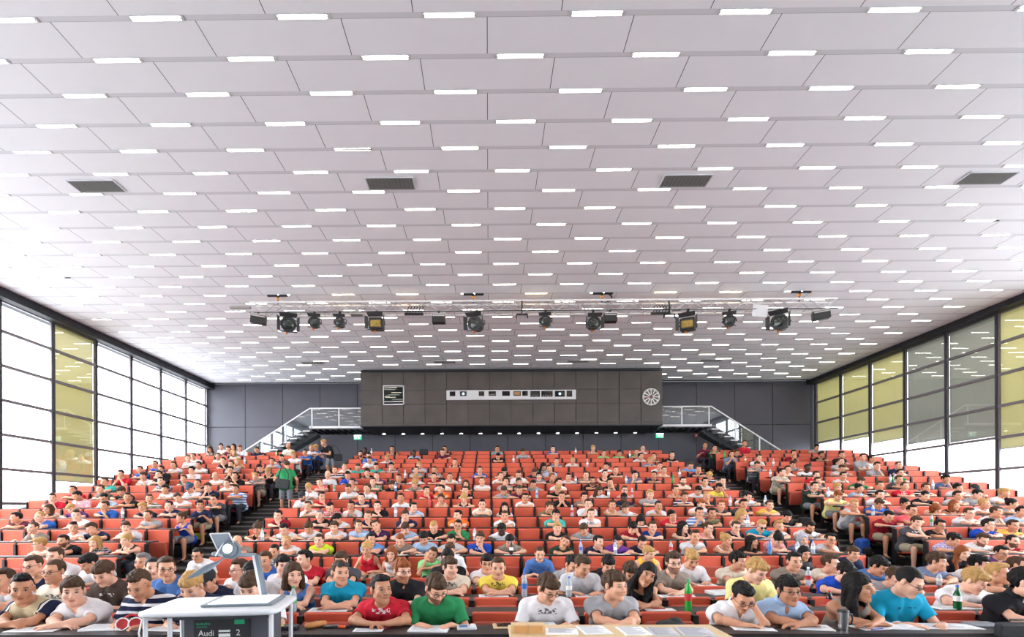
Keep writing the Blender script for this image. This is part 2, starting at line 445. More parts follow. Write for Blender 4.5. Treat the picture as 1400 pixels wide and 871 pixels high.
# clock
cx, cz = P(890, 542.8, BY); c = empty('wall_clock', (.98+cx, BY-.005, cz+3.64+EYE), 0, 'round wall clock of white rays on the right end of the booth', 'clock')
mat('clock_face', (92, 88, 88), .5); mat('clock_red', (170, 30, 40), .5); mat('clock_white', (235, 235, 232), .5)
rx = rotm(PI/2)
MB().lathe([(.36, 0), (.36, .02)], (0, -.0, 0), 40, rx).build('face', M('clock_face'), c)
q = MB()
for k in range(12):
    a = k*PI/6; q.bar((.08*math.sin(a), -.03, .08*math.cos(a)), (.35*math.sin(a), -.03, .35*math.cos(a)), .012, .035)
for k in range(48):
    a = k*PI/24; b = (k+1)*PI/24; q.bar((.355*math.sin(a), -.028, .355*math.cos(a)), (.355*math.sin(b), -.028, .355*math.cos(b)), .012, .02)
for k in range(60):
    a = k*PI/30; q.bar((.29*math.sin(a), -.028, .29*math.cos(a)), (.35*math.sin(a), -.028, .35*math.cos(a)), .01, .01)
q.build('hour_mark', M('clock_white'), c)
MB().lathe([(.075, 0), (.06, .02)], (0, -.03, 0), 20, rx).build('hub', M('clock_face'), c)
q = MB(); q.lathe([(.035, 0), (.03, .012)], (0, -.05, 0), 16, rx); q.bar((0, -.048, 0), (-.30, -.048, -.10), .012, .016); q.build('second_hand', M('clock_red'), c)
q = MB(); q.bar((0, -.04, 0), (-.24, -.04, .04), .01, .03); q.bar((0, -.04, 0), (.06, -.04, .17), .01, .04); q.build('hour_hand', M('black_metal'), c)
# downlights in the underside
mat('down_glow', (255, 250, 240), .5, emit=(255, 247, 230), estr=9)
for k in range(14):
    px = 525+26.4*k; y = 25.0; x = at(px, 592.5, y).x
    d = empty('downlight', (x, y, 3.60+EYE), 0, 'round downlight under the booth, %s from the left' % ORD[k], 'downlight', 'downlights under the projection booth')
    MB().lathe([(.10, 0), (.10, -.015), (.075, -.02)], (0, 0, 0), 20).build('ring', M('alu'), d)
    MB().lathe([(.072, -.012), (.07, -.024)], (0, 0, 0), 20).build('lens', M('down_glow'), d)
# ---- stairs and gangways either side
mat('rail_white', (232, 233, 236), .3); mat('stair_grey', (120, 122, 128), .5); mat('tread_edge', (222, 223, 226), .4)
rg = bpy.data.materials.new('railing_glass'); rg.use_nodes = True; nt = rg.node_tree; nt.nodes.clear()
o_ = nt.nodes.new('ShaderNodeOutputMaterial'); mx = nt.nodes.new('ShaderNodeMixShader'); tr = nt.nodes.new('ShaderNodeBsdfTransparent'); gs = nt.nodes.new('ShaderNodeBsdfGlossy')
mx.inputs[0].default_value = .09; gs.inputs['Roughness'].default_value = .02; tr.inputs['Color'].default_value = (.88, .92, .92, 1)
nt.links.new(tr.outputs[0], mx.inputs[1]); nt.links.new(gs.outputs[0], mx.inputs[2]); nt.links.new(mx.outputs[0], o_.inputs[0]); MATS['railing_glass'] = rg
PZ = 3.73; ZL = row_f(20)-EYE
def stairs(side):
    sg = -1 if side == 'left' else 1
    Y0, Y1 = 23.7, 24.9
    xb = BX0 if side == 'left' else BX1
    xe = at(423 if side == 'left' else 973, 582, Y0).x
    e = empty('gallery_staircase', (xe, Y0, ZL+EYE), 0, 'open white-edged staircase and glass-railed gangway %s of the projection booth' % side, 'staircase', 'staircases beside the booth')
    Q = lambda x, y, z: (x-xe, y-Y0, z-ZL)
    m = MB(); m.box2(Q(xb, Y0, PZ-.10), Q(xe, Y1, PZ), 0)
    pl = m.build('platform', M('stair_grey'), e)
    MB().box2(Q(xb, Y0-.03, PZ-.06), Q(xe, Y0, PZ+.03)).build('edge', M('rail_white'), pl)
    g = MB(); nx = int(abs(xb-xe)/.28)
    for i in range(nx): 
        x = min(xb, xe)+.14+.28*i; g.bar(Q(x-.06, Y0+.05, PZ-.14), Q(x+.06, Y1, PZ-.14), .05, .06)
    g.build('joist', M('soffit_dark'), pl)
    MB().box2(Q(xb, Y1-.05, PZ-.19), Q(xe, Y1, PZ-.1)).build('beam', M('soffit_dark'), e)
    nst = 11; dx = .285; dz = (PZ-ZL)/(nst+1)
    for i in range(nst):
        x = xe+sg*dx*(i+.5); z = PZ-dz*(i+1)
        t = MB(); t.box2(Q(x-dx*.55, Y0, z-.04), Q(x+dx*.55, Y1, z)); tr_ = t.build('tread', M('stair_grey'), e)
        t = MB(); t.box2(Q(x+sg*dx*.5-.02, Y0, z-.05), Q(x+sg*dx*.5+.02, Y1, z+.005)); t.box2(Q(x-dx*.55, Y0-.012, z-.045), Q(x+dx*.55, Y0, z+.005)); t.build('edge', M('tread_edge'), tr_)
    s = MB(); xf = xe+sg*dx*nst
    for yy in (Y1-.02, Y0+.55): s.bar(Q(xe-sg*.1, yy, PZ-.2), Q(xf, yy, ZL-.02), .05, .24)
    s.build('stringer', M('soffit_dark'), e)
    # railing
    RH = .82; slope = (PZ-ZL)/(dx*nst)
    r = MB(); r.bar(Q(xb, Y0, PZ+RH), Q(xe, Y0, PZ+RH), .045, .05); r.bar(Q(xe-sg*.02, Y0, PZ+RH), Q(xf+sg*.1, Y0, ZL+RH-.1), .045, .05); r.bar(Q(xf+sg*.1, Y0, ZL+RH-.1), Q(xf+sg*.1, Y0, ZL), .04, .04)
    rl = r.build('handrail', M('rail_white'), e)
    for x, z in [(xe-sg*.12, PZ)]+[(xe-sg*(.12+1.2*j), PZ) for j in range(1, 3) if abs(xe-sg*(.12+1.2*j)-xe) < abs(xb-xe)]+[(xe+sg*t_, PZ-slope*t_) for t_ in (1.05, 2.1)]:
        r = MB(); r.box2(Q(x-.022, Y0-.03, z-.05), Q(x+.022, Y0+.01, z+RH)); r.build('post', M('rail_white'), e)
    g = MB()
    def pane(xa, za, xc, zc):
        a = [Q(xa, Y0-.006, za+.06), Q(xc, Y0-.006, zc+.06), Q(xc, Y0-.006, zc+RH-.05), Q(xa, Y0-.006, za+RH-.05)]
        b = [(p[0], p[1]+.012, p[2]) for p in a]
        g.add(a+b, [(0,1,2,3), (7,6,5,4), (0,4,5,1), (1,5,6,2), (2,6,7,3), (3,7,4,0)])
    pane(xb, PZ, xe-sg*.12, PZ); pane(xe-sg*.1, PZ, xe+sg*1.03, PZ-slope*1.03); pane(xe+sg*1.07, PZ-slope*1.07, xe+sg*2.08, PZ-slope*2.08); pane(xe+sg*2.12, PZ-slope*2.12, xf, ZL+.1)
    g.build('railing_glass', M('railing_glass'), e)
stairs('left'); stairs('right')
# ---- exit signs
mat('exit_green', (40, 170, 120), .5, emit=(60, 200, 140), estr=.7); mat('exit_white', (230, 245, 240), .5, emit=(240, 250, 245), estr=.8)
for px, py, nm, sg in ((489, 598, 'left', -1), (902, 595.5, 'right', 1)):
    p = at(px, py, YB-.08)
    s = empty('exit_sign', p, 0, 'small green and white emergency exit sign on the %s of the back wall' % nm, 'sign', 'emergency exit signs')
    MB().box((0, .02, .12), (.34, .05, .02)).build('bracket', M('white_metal'), s)
    MB().box((0, 0, 0), (.36, .05, .22)).build('panel', M('exit_green'), s)
    q = MB(); q.box((0, -.028, .085), (.36, .006, .05)); q.box((.09*sg, -.03, -.01), (.09, .006, .13))
    q.box((-.04*sg, -.03, .03), (.03, .006, .03)); q.bar((-.04*sg, -.03, .02), (-.06*sg, -.03, -.03), .006, .03); q.bar((-.06*sg, -.03, -.03), (-.02*sg, -.03, -.07), .006, .02); q.bar((-.06*sg, -.03, -.03), (-.10*sg, -.03, -.06), .006, .02); q.bar((-.045*sg, -.03, .01), (.0, -.03, -.01), .006, .018)
    q.bar((-.13*sg, -.03, 0), (-.09*sg, -.03, 0), .006, .02)
    q.build('running_figure', M('exit_white'), s)
for px, py, nm in ((951.5, 595.5, 'right'),):
    p = at(px, py, YB-.05); o = MB().box((0, 0, 0), (.15, .05, .18)).box((0, -.03, .0), (.07, .01, .07), mi=1)
    mat('alarm_red', (150, 60, 66), .5)
    tag(o.build('fire_alarm_box', [M('alarm_red'), M('white_metal')], None, p), 'small red alarm box on the back wall under the right gangway', 'alarm box')
# ---- lighting truss
TY = 14.95; TB = 5.52; TT = 5.80
xl, xr = at(345, 420, TY).x, at(1140, 420, TY).x
e = empty('lighting_truss', ((xl+xr)/2, TY, TB+EYE), 0, 'long pale aluminium truss hanging below the ceiling with stage lamps', 'truss')
Q = lambda x, y, z: (x-(xl+xr)/2, y-TY, z-TB)
CH = [(-.15, TT), (.15, TT), (-.15, TB), (.15, TB)]
for (dy, z) in CH: MB().tube([Q(xl, TY+dy, z), Q(xr, TY+dy, z)], .030, 8).build('chord', mat('truss_white', (232, 230, 230), .35), e)
br = MB(); n = 40; st = (xr-xl)/n
for i in range(n):
    a = xl+st*i; b = a+st
    for dy in (-.15, .15):
        za, zb = (TB, TT) if i % 2 else (TT, TB)
        br.tube([Q(a, TY+dy, za), Q(b, TY+dy, zb)], .011, 6)
    br.tube([Q(a, TY-.15, TT), Q(b, TY+.15, TT)], .01, 6); br.tube([Q(a, TY-.15, TB), Q(a, TY+.15, TB)], .01, 6)
br.build('bracing', M('alu'), e)
br = MB(); br.tube([Q(xl, TY-.19, TB-.01), Q(xr, TY-.19, TB-.01)], .014, 6); br.build('cable', M('black_plastic'), e)
o = MB().box2((at(315, 420, TY).x, TY-.05, 5.69+EYE), (xl-.05, TY+.05, 5.75+EYE)).build('cable_tray', M('grille'))
tag(o, 'short grey cable rail running off the left end of the truss', 'cable rail')
for px, py, nm in ((380, 402, 'leftmost'), (647, 402, 'left of centre'), (823, 400, 'right of centre with a looped cable'), (1093, 398.5, 'rightmost')):
    x = at(px, py, TY).x
    h = empty('truss_hoist', (x, TY, CZ-.01), 0, 'black chain hoist between ceiling plate and truss, %s' % nm, 'hoist', 'chain hoists holding the truss')
    MB().box((-.13, -.05, -.02), (.28, .05, .045)).box((.17, -.05, -.02), (.24, .05, .045)).box((0, -.02, -.02), (.08, .08, .03)).build('ceiling_plate', M('black_metal'), h)
    q = MB(); q.tube([(0, 0, -.02), (0, 0, -.05)], .02, 6); q.tube([(0, 0, -.13), (0, 0, -.24)], .018, 6); q.ball((0, 0, -.2), .035); q.build('hook', M('black_metal'), h)
    mat('hoist_orange', (235, 150, 40), .5)
    MB().lathe([(.02, -.13), (.04, -.11), (.035, -.06), (.015, -.05)], (0, 0, 0), 10).build('chain_bag', M('hoist_orange'), h)
    if 'looped' in nm: MB().tube([(0, 0, -.2), (.1, 0, -.24), (.25, 0, -.2), (.28, 0, -.1), (.2, 0, -.02)], .02, 6).build('cable', M('black_plastic'), h)
# lamps
mat('lamp_black', (34, 34, 36), .4); mat('lamp_grey', (70, 70, 72), .45); mat('lens_dark', (70, 74, 72), .06, metal=.6); mat('lens_gold', (150, 128, 66), .15, metal=.6, noise=.5, nscale=18); mat('knob_orange', (230, 130, 40), .5)
def yoke(e, w, h, top):
    q = MB(); q.tube([(0, 0, .0), (0, 0, -.06)], .018, 8); q.box((0, 0, .0), (.06, .07, .07)); q.build('clamp', M('black_metal'), e)
    q = MB(); pts = [(-w, 0, -top-h)]; 
    for k in range(9): a = PI-PI*k/8; pts.append((w*math.cos(a), 0, -top+(.06)*math.sin(a)*1.0+0.0))
    pts.append((w, 0, -top-h)); q.tube(pts, .012, 6); q.build('yoke', M('lamp_black'), e)
def fresnel(px, py, size, kind, yaw, pitch, nm):
    s = size/28*.50        # body width in metres
    p = at(px, py, TY-.15); x = p.x; zc = p.z-EYE
    e = empty('stage_spotlight', (x, TY-.15, TB+EYE-.02), 0, nm, 'stage light', 'stage lights hanging from the truss')
    drop = (TB-.02)-zc
    yoke(e, s*.5, s*.1, max(.06, drop-s*.18))
    rt = rotm(pitch, 0, yaw); c = (0, 0, -drop)
    ax = rotm(PI/2)
    T = lambda v: tuple(rt @ Vector(v)+Vector(c))
    b = MB(); rr = s*.40
    if kind == 'square':
        b.slab(s*.86, s*.72, s*.62, .05, .02, c, rt)
    else:
        b.lathe([(rr*.6, -s*.42), (rr*.95, -s*.36), (rr, -s*.1), (rr, s*.28), (rr*1.08, s*.3), (rr*1.08, s*.36)], c, 20, rt @ ax)
    b.build('housing', M('lamp_black'), e)
    l = MB()
    if kind == 'square': l.slab(s*.66, s*.44, .02, .03, .005, T((0, -s*.32, -.01)), rt)
    else: l.lathe([(rr*.82, s*.34), (rr*.6, s*.385), (rr*.2, s*.40)], c, 20, rt @ ax)
    l.build('lens', M('lens_gold') if 'with a yellow' in nm else M('lens_dark'), e)
    d = MB(); q = s*.45; fy = -s*.36
    def flap(a, b_, c_, d_):
        d.add([T(a), T(b_), T(c_), T(d_)], [(0, 1, 2, 3)]); d.add([T((a[0], a[1]+.006, a[2])), T((b_[0], b_[1]+.006, b_[2])), T((c_[0], c_[1]+.006, c_[2])), T((d_[0], d_[1]+.006, d_[2]))], [(3, 2, 1, 0)])
    flap((-q, fy, q*.85), (q, fy, q*.85), (q*1.1, fy-s*.32, q*1.25), (-q*1.1, fy-s*.32, q*1.25))
    flap((-q, fy, -q*.85), (-q*1.1, fy-s*.26, -q*1.1), (q*1.1, fy-s*.26, -q*1.1), (q, fy, -q*.85))
    if kind != 'small':
        flap((q, fy, -q*.8), (q*1.35, fy-s*.28, -q*.9), (q*1.35, fy-s*.28, q*.9), (q, fy, q*.8))
        flap((-q, fy, q*.8), (-q*1.35, fy-s*.28, q*.9), (-q*1.35, fy-s*.28, -q*.9), (-q, fy, -q*.8))
    d.build('barn_door', M('lamp_grey'), e)
    k_ = MB(); k_.ball(T((-s*.1, -s*.1, -s*.47)), .035, 8, 6); k_.build('knob', M('knob_orange'), e)
    k_ = MB()
    for sg in (-1, 1): k_.tube([T((sg*s*.42, 0, 0)), T((sg*s*.52, 0, 0))], .03, 8)
    k_.build('side_knob', M('lamp_grey'), e)
fresnel(394.4, 444.5, 27, 'round', .35, .15, 'black spotlight with open barn doors, leftmost of the round lamps')
fresnel(430.4, 441.5, 20, 'small', .2, .1, 'small black spotlight second from the left among the round lamps')
fresnel(465, 441.5, 19, 'small', .1, .1, 'small black spotlight left of the yellow-lensed lamp')
fresnel(515, 443.6, 25, 'square', .0, .05, 'square-faced spotlight with a yellow lens left of the booth')
fresnel(651.5, 443.6, 26, 'round', -.3, .1, 'large black spotlight hanging near the middle of the truss')
fresnel(746, 440, 20, 'small', -.2, .1, 'small black spotlight right of the middle of the truss')
fresnel(811, 443, 23, 'round', .0, .1, 'spotlight hanging beside a square floodlight')
fresnel(940.5, 444, 26, 'square', -.5, .05, 'angled spotlight with a yellow lens above the clock')
fresnel(997.3, 439.3, 21, 'small', -.45, .1, 'small black spotlight left of the pale square plate')
fresnel(1067, 441.4, 28, 'round', -.7, .05, 'large black spotlight right of the pale square plate')
def flood(px, py, w, h, yaw, roll, nm):
    p = at(px, py, TY-.15); s = 14.8/730
    e = empty('floodlight', (p.x, TY-.15, TB+EYE-.02), 0, nm, 'floodlight', 'box floodlights on the truss')
    dz = TB-.02-(p.z-EYE); rt = rotm(0, roll, yaw)
    q = MB(); q.tube([(0, 0, 0), (0, 0, -dz+.1)], .016, 6); q.box((0, 0, 0), (.05, .06, .06)); q.build('clamp', M('black_metal'), e)
    MB().slab(w*s, h*s*.72, .2, .01, .008, (0, 0, -dz-.03), rt).build('housing', M('lamp_black'), e)
    q = MB(); c = Vector((0, 0, -dz-.03))
    q.box(c+rt @ Vector((0, -.02, h*s*.44)), (w*s, .14, h*s*.1), rt); q.box(c+rt @ Vector((0, -.1, h*s*.26)), (w*s*.9, .01, h*s*.1), rt); q.build('reflector', M('alu'), e)
flood(353.6, 436, 20, 15, .2, .12, 'black box floodlight at the left end of the truss')
flood(600, 435.5, 18, 15, 0, 0, 'black box floodlight left of the middle spotlight')
flood(834, 434, 18, 15, 0, 0, 'black box floodlight right next to a round spotlight')
flood(1122.3, 430, 21, 15, -.2, -.12, 'black box floodlight at the right end of the truss')
for px, py, nm in ((566, 425, 'left'), (903, 424, 'right')):
    p = at(px, py, TY-.17)
    e = empty('cable_distributor', p, 0, 'black cable distribution bar with looped leads on the %s half of the truss' % nm, 'cable bar', 'cable bars on the truss')
    MB().box((0, 0, -.09), (.52, .08, .05)).build('bar', M('black_plastic'), e)
    q = MB()
    for j in range(6):
        x = -.2+.08*j; q.tube([(x, 0, -.07), (x+.02, -.02, .0), (x+.05, 0, .1), (x+.1, .05, .16), (x+.14, .05, .1)], .01, 6)
    q.build('lead', M('black_plastic'), e)
p = at(1039, 425, TY-.2); o = MB().slab(.40, .34, .02, .01, .004, (0, 0, 0), rotm(0, .12, -.1)).build('square_plate', M('white_metal'), None, p)
tag(o, 'pale square plate fixed to the truss between two spotlights', 'plate')
p = at(488, 430, TY-.15); o = MB().box((0, 0, 0), (.34, .2, .06)).box((.02, -.05, .05), (.12, .1, .06)).build('junction_box', M('grille'), None, p)
tag(o, 'flat grey junction box under the left part of the truss', 'box')
for px in (713.6, 915):
    p = at(px, 425, TY-.16); q = MB(); q.tube([(0, 0, .28), (0, 0, .12), (0, 0, -.1)], .02, 6); q.bar((-.15, 0, -.1), (.15, 0, -.1), .04); q.bar((-.15, 0, -.1), (-.15, 0, -.2), .03); q.bar((.15, 0, -.1), (.15, 0, -.2), .03); q.tube([(0, 0, .12), (.1, 0, 0), (.35, 0, .02)], .012, 6)
    tag(q.build('truss_bracket', M('black_metal'), None, p), 'black fork bracket clamped to the truss %s' % ('near its middle' if px < 800 else 'beside the right cable bar'), 'bracket')
# ================================================================ seats and desks
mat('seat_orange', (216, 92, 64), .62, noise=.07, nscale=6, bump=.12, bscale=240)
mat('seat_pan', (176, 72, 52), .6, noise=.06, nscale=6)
mat('seat_edge', (224, 104, 72), .6)
mat('desk_top', (40, 35, 37), .45, noise=.1, nscale=8, spec=.3)
mat('desk_black', (22, 21, 23), .5)
mat('seat_frame', (20, 20, 22), .5)
BLOCKS = {'left': (-7.2-.553*11, 11), 'middle': (.07-.553*10, 23), 'right': (9.07, 11)}
def seat_meshes(bh0, bh1, folded):
    """origin: floor under the seat back; back panel from bh0 to bh1"""
    b = MB(); h = bh1-bh0
    b.slab(.50, h, .045, .022, .014, (0, -.025, (bh0+bh1)/2), rotm(.03), 0)
    back = b.mesh('backrest'); back.materials.append(M('seat_orange'))
    p = MB()
    if folded: p.slab(.47, .40, .075, .03, .022, (0, -.115, .50), rotm(.10), 0)
    else: p.slab(.47, .075, .42, .03, .022, (0, -.27, .425), rotm(-.05), 0)
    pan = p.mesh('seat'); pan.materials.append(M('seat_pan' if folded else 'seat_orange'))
    f = MB()
    f.box2((-.277, -.09, .0), (-.252, .03, bh1-.03)); f.box2((.252, -.09, .0), (.276, .03, bh1-.03)); f.box2((-.252, -.06, .34), (.252, .0, .38)); f.box2((-.252, .0, .40), (.252, .02, bh1-.05))
    fr = f.mesh('frame'); fr.materials.append(M('seat_frame'))
    return back, pan, fr, (b, p, f)
SEATM = {}
for typ, b0, b1 in (('front', .42, .774), ('fifth', .40, .88), ('raked', .40, .96)):
    for fo in (0, 1): SEATM[typ, fo] = seat_meshes(b0, b1, fo)
def seat_x(block, i): x0, n = BLOCKS[block]; return x0+SW*(i+.5)
def row_blocks(k):
    if k <= 4:
        return [('front', -7.2-.553*2+.35, 33)]
    out = [('left', *BLOCKS['left']), ('middle', *BLOCKS['middle']), ('right', *BLOCKS['right'])]
    if k == 19: out[1] = ('middle', BLOCKS['middle'][0]+SW, 22)
    return out
SEATS = []           # (row, block, index, x)
for k in range(1, NROW+1):
    for (b, x0, n) in row_blocks(k):
        if k <= 4: x0 = -.2-.553*13
        for i in range(n):
            x = x0+SW*(i+.5)
            if b == 'left' and (x < WL+.45): continue
            if b in ('front', 'right') and x > WR-.4: continue
            SEATS.append([k, b, i, x])
OCC = set()
def build_seats():
    vis = []
    for s in SEATS:
        k, b, i, x = s; p = proj((x, row_d(k), row_top(k)-.1))
        if -25 < p[0] < 1425 and p[1] < 885: vis.append((row_d(k), p, s))
    vis.sort(key=lambda q: (q[0], q[1][0]))
    bn = {'left': 'left block', 'middle': 'middle block', 'right': 'right block', 'front': 'flat front rows'}
    counts = {}
    rest = []
    for j, (d, p, s) in enumerate(vis):
        k, b, i, x = s
        c = counts.get((k, b), 0); counts[(k, b)] = c+1
        typ = 'front' if k <= 4 else 'fifth' if k == 5 else 'raked'
        occ = (k, b, i) in OCC
        if j < 300:
            lab = '%s orange tip-up chair, %s from the left in the %s row, %s' % ('occupied' if occ else 'empty', ORD[c], ORD[k-1], bn[b])
            e = empty('auditorium_chair', (x, row_d(k), row_f(k)), 0, lab, 'chair', 'orange tip-up chairs of the lecture hall')
            ms = SEATM[typ, 0 if occ else 1]
            link('frame', ms[2], e); link('backrest', ms[0], e); link('seat', ms[1], e)
        else: rest.append((x, d, row_f(k), SEATM[typ, 0 if occ else 1][3]))
    v = []; f = []; mi = []; o = MB()
    for (x, y, z, ms) in rest:
        for q, m in zip(ms, (0, 1, 2)):
            o.add([(a+x, b+y, c+z) for (a, b, c) in q.v], q.f, m)
    if rest: tag(o.build('distant_chairs', [M('seat_orange'), M('seat_pan'), M('seat_frame')]), 'orange seats of the upper rows seen small towards the back wall', 'chair', kind='stuff')
def build_desks():
    for k in range(1, NROW+1):
        dt = desk_top(k)
        for (b, x0, n) in row_blocks(k):
            if k <= 4: x0 = -.2-.553*13
            if k == 5: continue
            x1 = x0+SW*n
            if b == 'left':
                while x0 < WL+.45-SW/2: x0 += SW
            if b in ('front', 'right'): x1 = min(x1, WR-.3)
            y0, y1 = (row_d(k)-.85, row_d(k)-.49) if k <= 4 else (row_d(k-1)+.035, row_d(k-1)+.34)
            bl = {'left': 'left block', 'middle': 'middle block', 'right': 'right block', 'front': 'front of the hall'}[b]
            e = empty('lecture_desk', ((x0+x1)/2, y0, row_f(k)), 0, 'long narrow black desk of the %s row, %s' % (ORD[k-1], bl), 'desk', 'continuous desks of the seat rows')
            L_ = lambda x, y, z: (x-(x0+x1)/2, y-y0, z-row_f(k))
            t = MB(); t.box2(L_(x0-.02, y0, dt-.028), L_(x1+.02, y1, dt)); t.build('desk_top', M('desk_top'), e)
            if k <= 4:
                g = MB(); g.box2(L_(x0, y0+.02, dt-.10), L_(x1, y0+.05, dt-.03)); g.build('rail', M('desk_black'), e)
                i = 0
                while x0+SW*i <= x1+.01:
                    xx = x0+SW*i
                    if i % 3 == 0 and -4.8 < xx < 6.5:
                        q = MB(); q.box2(L_(xx-.03, y0+.1, 0), L_(xx+.03, y0+.16, dt-.03)); q.box2(L_(xx-.03, y0+.02, 0), L_(xx+.03, y1-.02, .03)); q.build('leg', M('desk_black'), e)
                    i += 1
            else:
                q = MB(); q.box2(L_(x0, y0, dt-.06), L_(x1, y0+.03, dt-.028)); q.build('rail', M('desk_black'), e)
# ================================================================ implicit-surface figures
F4 = np.float32
class Field:
    def __init__(s, lo, hi, h, zc=None):
        s.h = h
        s.ax = [np.arange(lo[i], hi[i]+h, h, dtype=F4) for i in range(3)]
        if zc is not None and zc > lo[2]: s.ax[2] = np.concatenate([np.arange(lo[2], zc, 2.3*h, dtype=F4), np.arange(zc, hi[2]+h, h, dtype=F4)])
        s.n = tuple(len(a) for a in s.ax)
        s.D = np.full(s.n, 1.0, F4)
    def region(s, lo, hi):
        a = [max(0, int(np.searchsorted(s.ax[i], lo[i]))-1) for i in range(3)]; b = [min(s.n[i], int(np.searchsorted(s.ax[i], hi[i]))+2) for i in range(3)]
        if any(b[i] <= a[i] for i in range(3)): return None
        ax = [s.ax[i][a[i]:b[i]] for i in range(3)]
        return tuple(slice(a[i], b[i]) for i in range(3)), ax[0][:, None, None], ax[1][None, :, None], ax[2][None, None, :]
    def cone(s, p, q, r1, r2, k=.02, sq=None, op='u'):
        """round cone p->q; sq=(axis, factor) flattens it across that axis"""
        p = np.array(p, F4); q = np.array(q, F4); m = max(r1, r2)+max(k*1.2, .02)
        mm = m*(max(1, sq[1]) if sq else 1)
        r = s.region(np.minimum(p, q)-mm, np.maximum(p, q)+mm)
        if r is None: return
        sl, X, Y, Z = r
        px, py, pz = X-p[0], Y-p[1], Z-p[2]; d = q-p
        if sq:
            a = np.array(sq[0], F4); a /= np.linalg.norm(a); f = sq[1]
            t = (px*a[0]+py*a[1]+pz*a[2])*(1/f-1); px = px+t*a[0]; py = py+t*a[1]; pz = pz+t*a[2]
            d = d+a*float(np.dot(d, a))*(1/f-1)
        L2 = float(np.dot(d, d))+1e-9
        t = np.clip((px*d[0]+py*d[1]+pz*d[2])/L2, 0, 1)
        dist = np.sqrt((px-t*d[0])**2+(py-t*d[1])**2+(pz-t*d[2])**2)-(r1+(r2-r1)*t)
        if sq: dist = dist*min(1.0, (sq[1]+1)/2 if sq[1] < 1 else 1.0)
        s.merge(sl, dist, k, op)
    def ell(s, c, rad, k=.02, M3=None, op='u', cut=None):
        c = np.array(c, F4); R_ = max(rad)+max(k*1.2, .02)
        r = s.region(c-R_, c+R_)
        if r is None: return
        sl, X, Y, Z = r; x, y, z = X-c[0], Y-c[1], Z-c[2]
        if M3 is not None:   # rows of the inverse rotation
            x, y, z = (M3[0][0]*x+M3[1][0]*y+M3[2][0]*z), (M3[0][1]*x+M3[1][1]*y+M3[2][1]*z), (M3[0][2]*x+M3[1][2]*y+M3[2][2]*z)
        k0 = np.sqrt((x/rad[0])**2+(y/rad[1])**2+(z/rad[2])**2); k1 = np.sqrt((x/rad[0]**2)**2+(y/rad[1]**2)**2+(z/rad[2]**2)**2)+1e-6
        s.merge(sl, k0*(k0-1)/k1, k, op)
    def merge(s, sl, d, k, op):
        A = s.D[sl]
        if op == 'u':
            if k <= 0: s.D[sl] = np.minimum(A, d); return
            h = np.maximum(k-np.abs(A-d), 0)/k; s.D[sl] = np.minimum(A, d)-h*h*k*.25
        else:
            d = -d
            if k <= 0: s.D[sl] = np.maximum(A, d); return
            h = np.maximum(k-np.abs(A-d), 0)/k; s.D[sl] = np.maximum(A, d)+h*h*k*.25
    def axes(s): return s.ax
    def mesh(s):
        D = s.D; h = s.h; inside = D < 0
        n0, n1, n2 = s.n
        cs = np.zeros((n0-1, n1-1, n2-1), np.int8)
        for i in (0, 1):
            for j in (0, 1):
                for k in (0, 1): cs += inside[i:n0-1+i, j:n1-1+j, k:n2-1+k]
        act = (cs > 0) & (cs < 8); idx = np.argwhere(act)
        num = np.full(act.shape, -1, np.int32); num[act] = np.arange(len(idx))
        acc = np.zeros((len(idx), 3), F4); cnt = np.zeros(len(idx), F4)
        I, J, K = idx.T
        E = []
        for a in (0, 1):
            for b in (0, 1): E += [((0, a, b), (1, a, b)), ((a, 0, b), (a, 1, b)), ((a, b, 0), (a, b, 1))]
        for (p, q) in E:
            dp = D[I+p[0], J+p[1], K+p[2]]; dq = D[I+q[0], J+q[1], K+q[2]]
            m = (dp < 0) != (dq < 0); t = np.where(m, dp/(dp-dq+1e-12), 0)
            for ax in range(3):
                acc[:, ax] += np.where(m, p[ax]+(q[ax]-p[ax])*t, 0)
            cnt += m
        V = idx+acc/np.maximum(cnt, 1)[:, None]
        V = np.stack([np.interp(V[:, i], np.arange(s.n[i]), s.ax[i]) for i in range(3)], 1).astype(F4)
        quads = []
        for ax in range(3):
            sl0 = [slice(None)]*3; sl1 = [slice(None)]*3; sl0[ax] = slice(0, -1); sl1[ax] = slice(1, None)
            a = inside[tuple(sl0)]; b = inside[tuple(sl1)]; ch = np.argwhere(a != b)
            u, v = [(1, 2), (2, 0), (0, 1)][ax]
            ch = ch[(ch[:, u] > 0) & (ch[:, v] > 0) & (ch[:, u] < s.n[u]-1) & (ch[:, v] < s.n[v]-1)]
            fl = a[tuple(ch.T)]
            c = []
            for (du, dv) in ((0, 0), (-1, 0), (-1, -1), (0, -1)):
                w = ch.copy(); w[:, u] += du; w[:, v] += dv; c.append(num[tuple(w.T)])
            c = np.stack(c, 1); c[~fl] = c[~fl][:, ::-1]; quads.append(c)
        Qd = np.concatenate(quads); Qd = Qd[(Qd >= 0).all(1)]
        return V, Qd
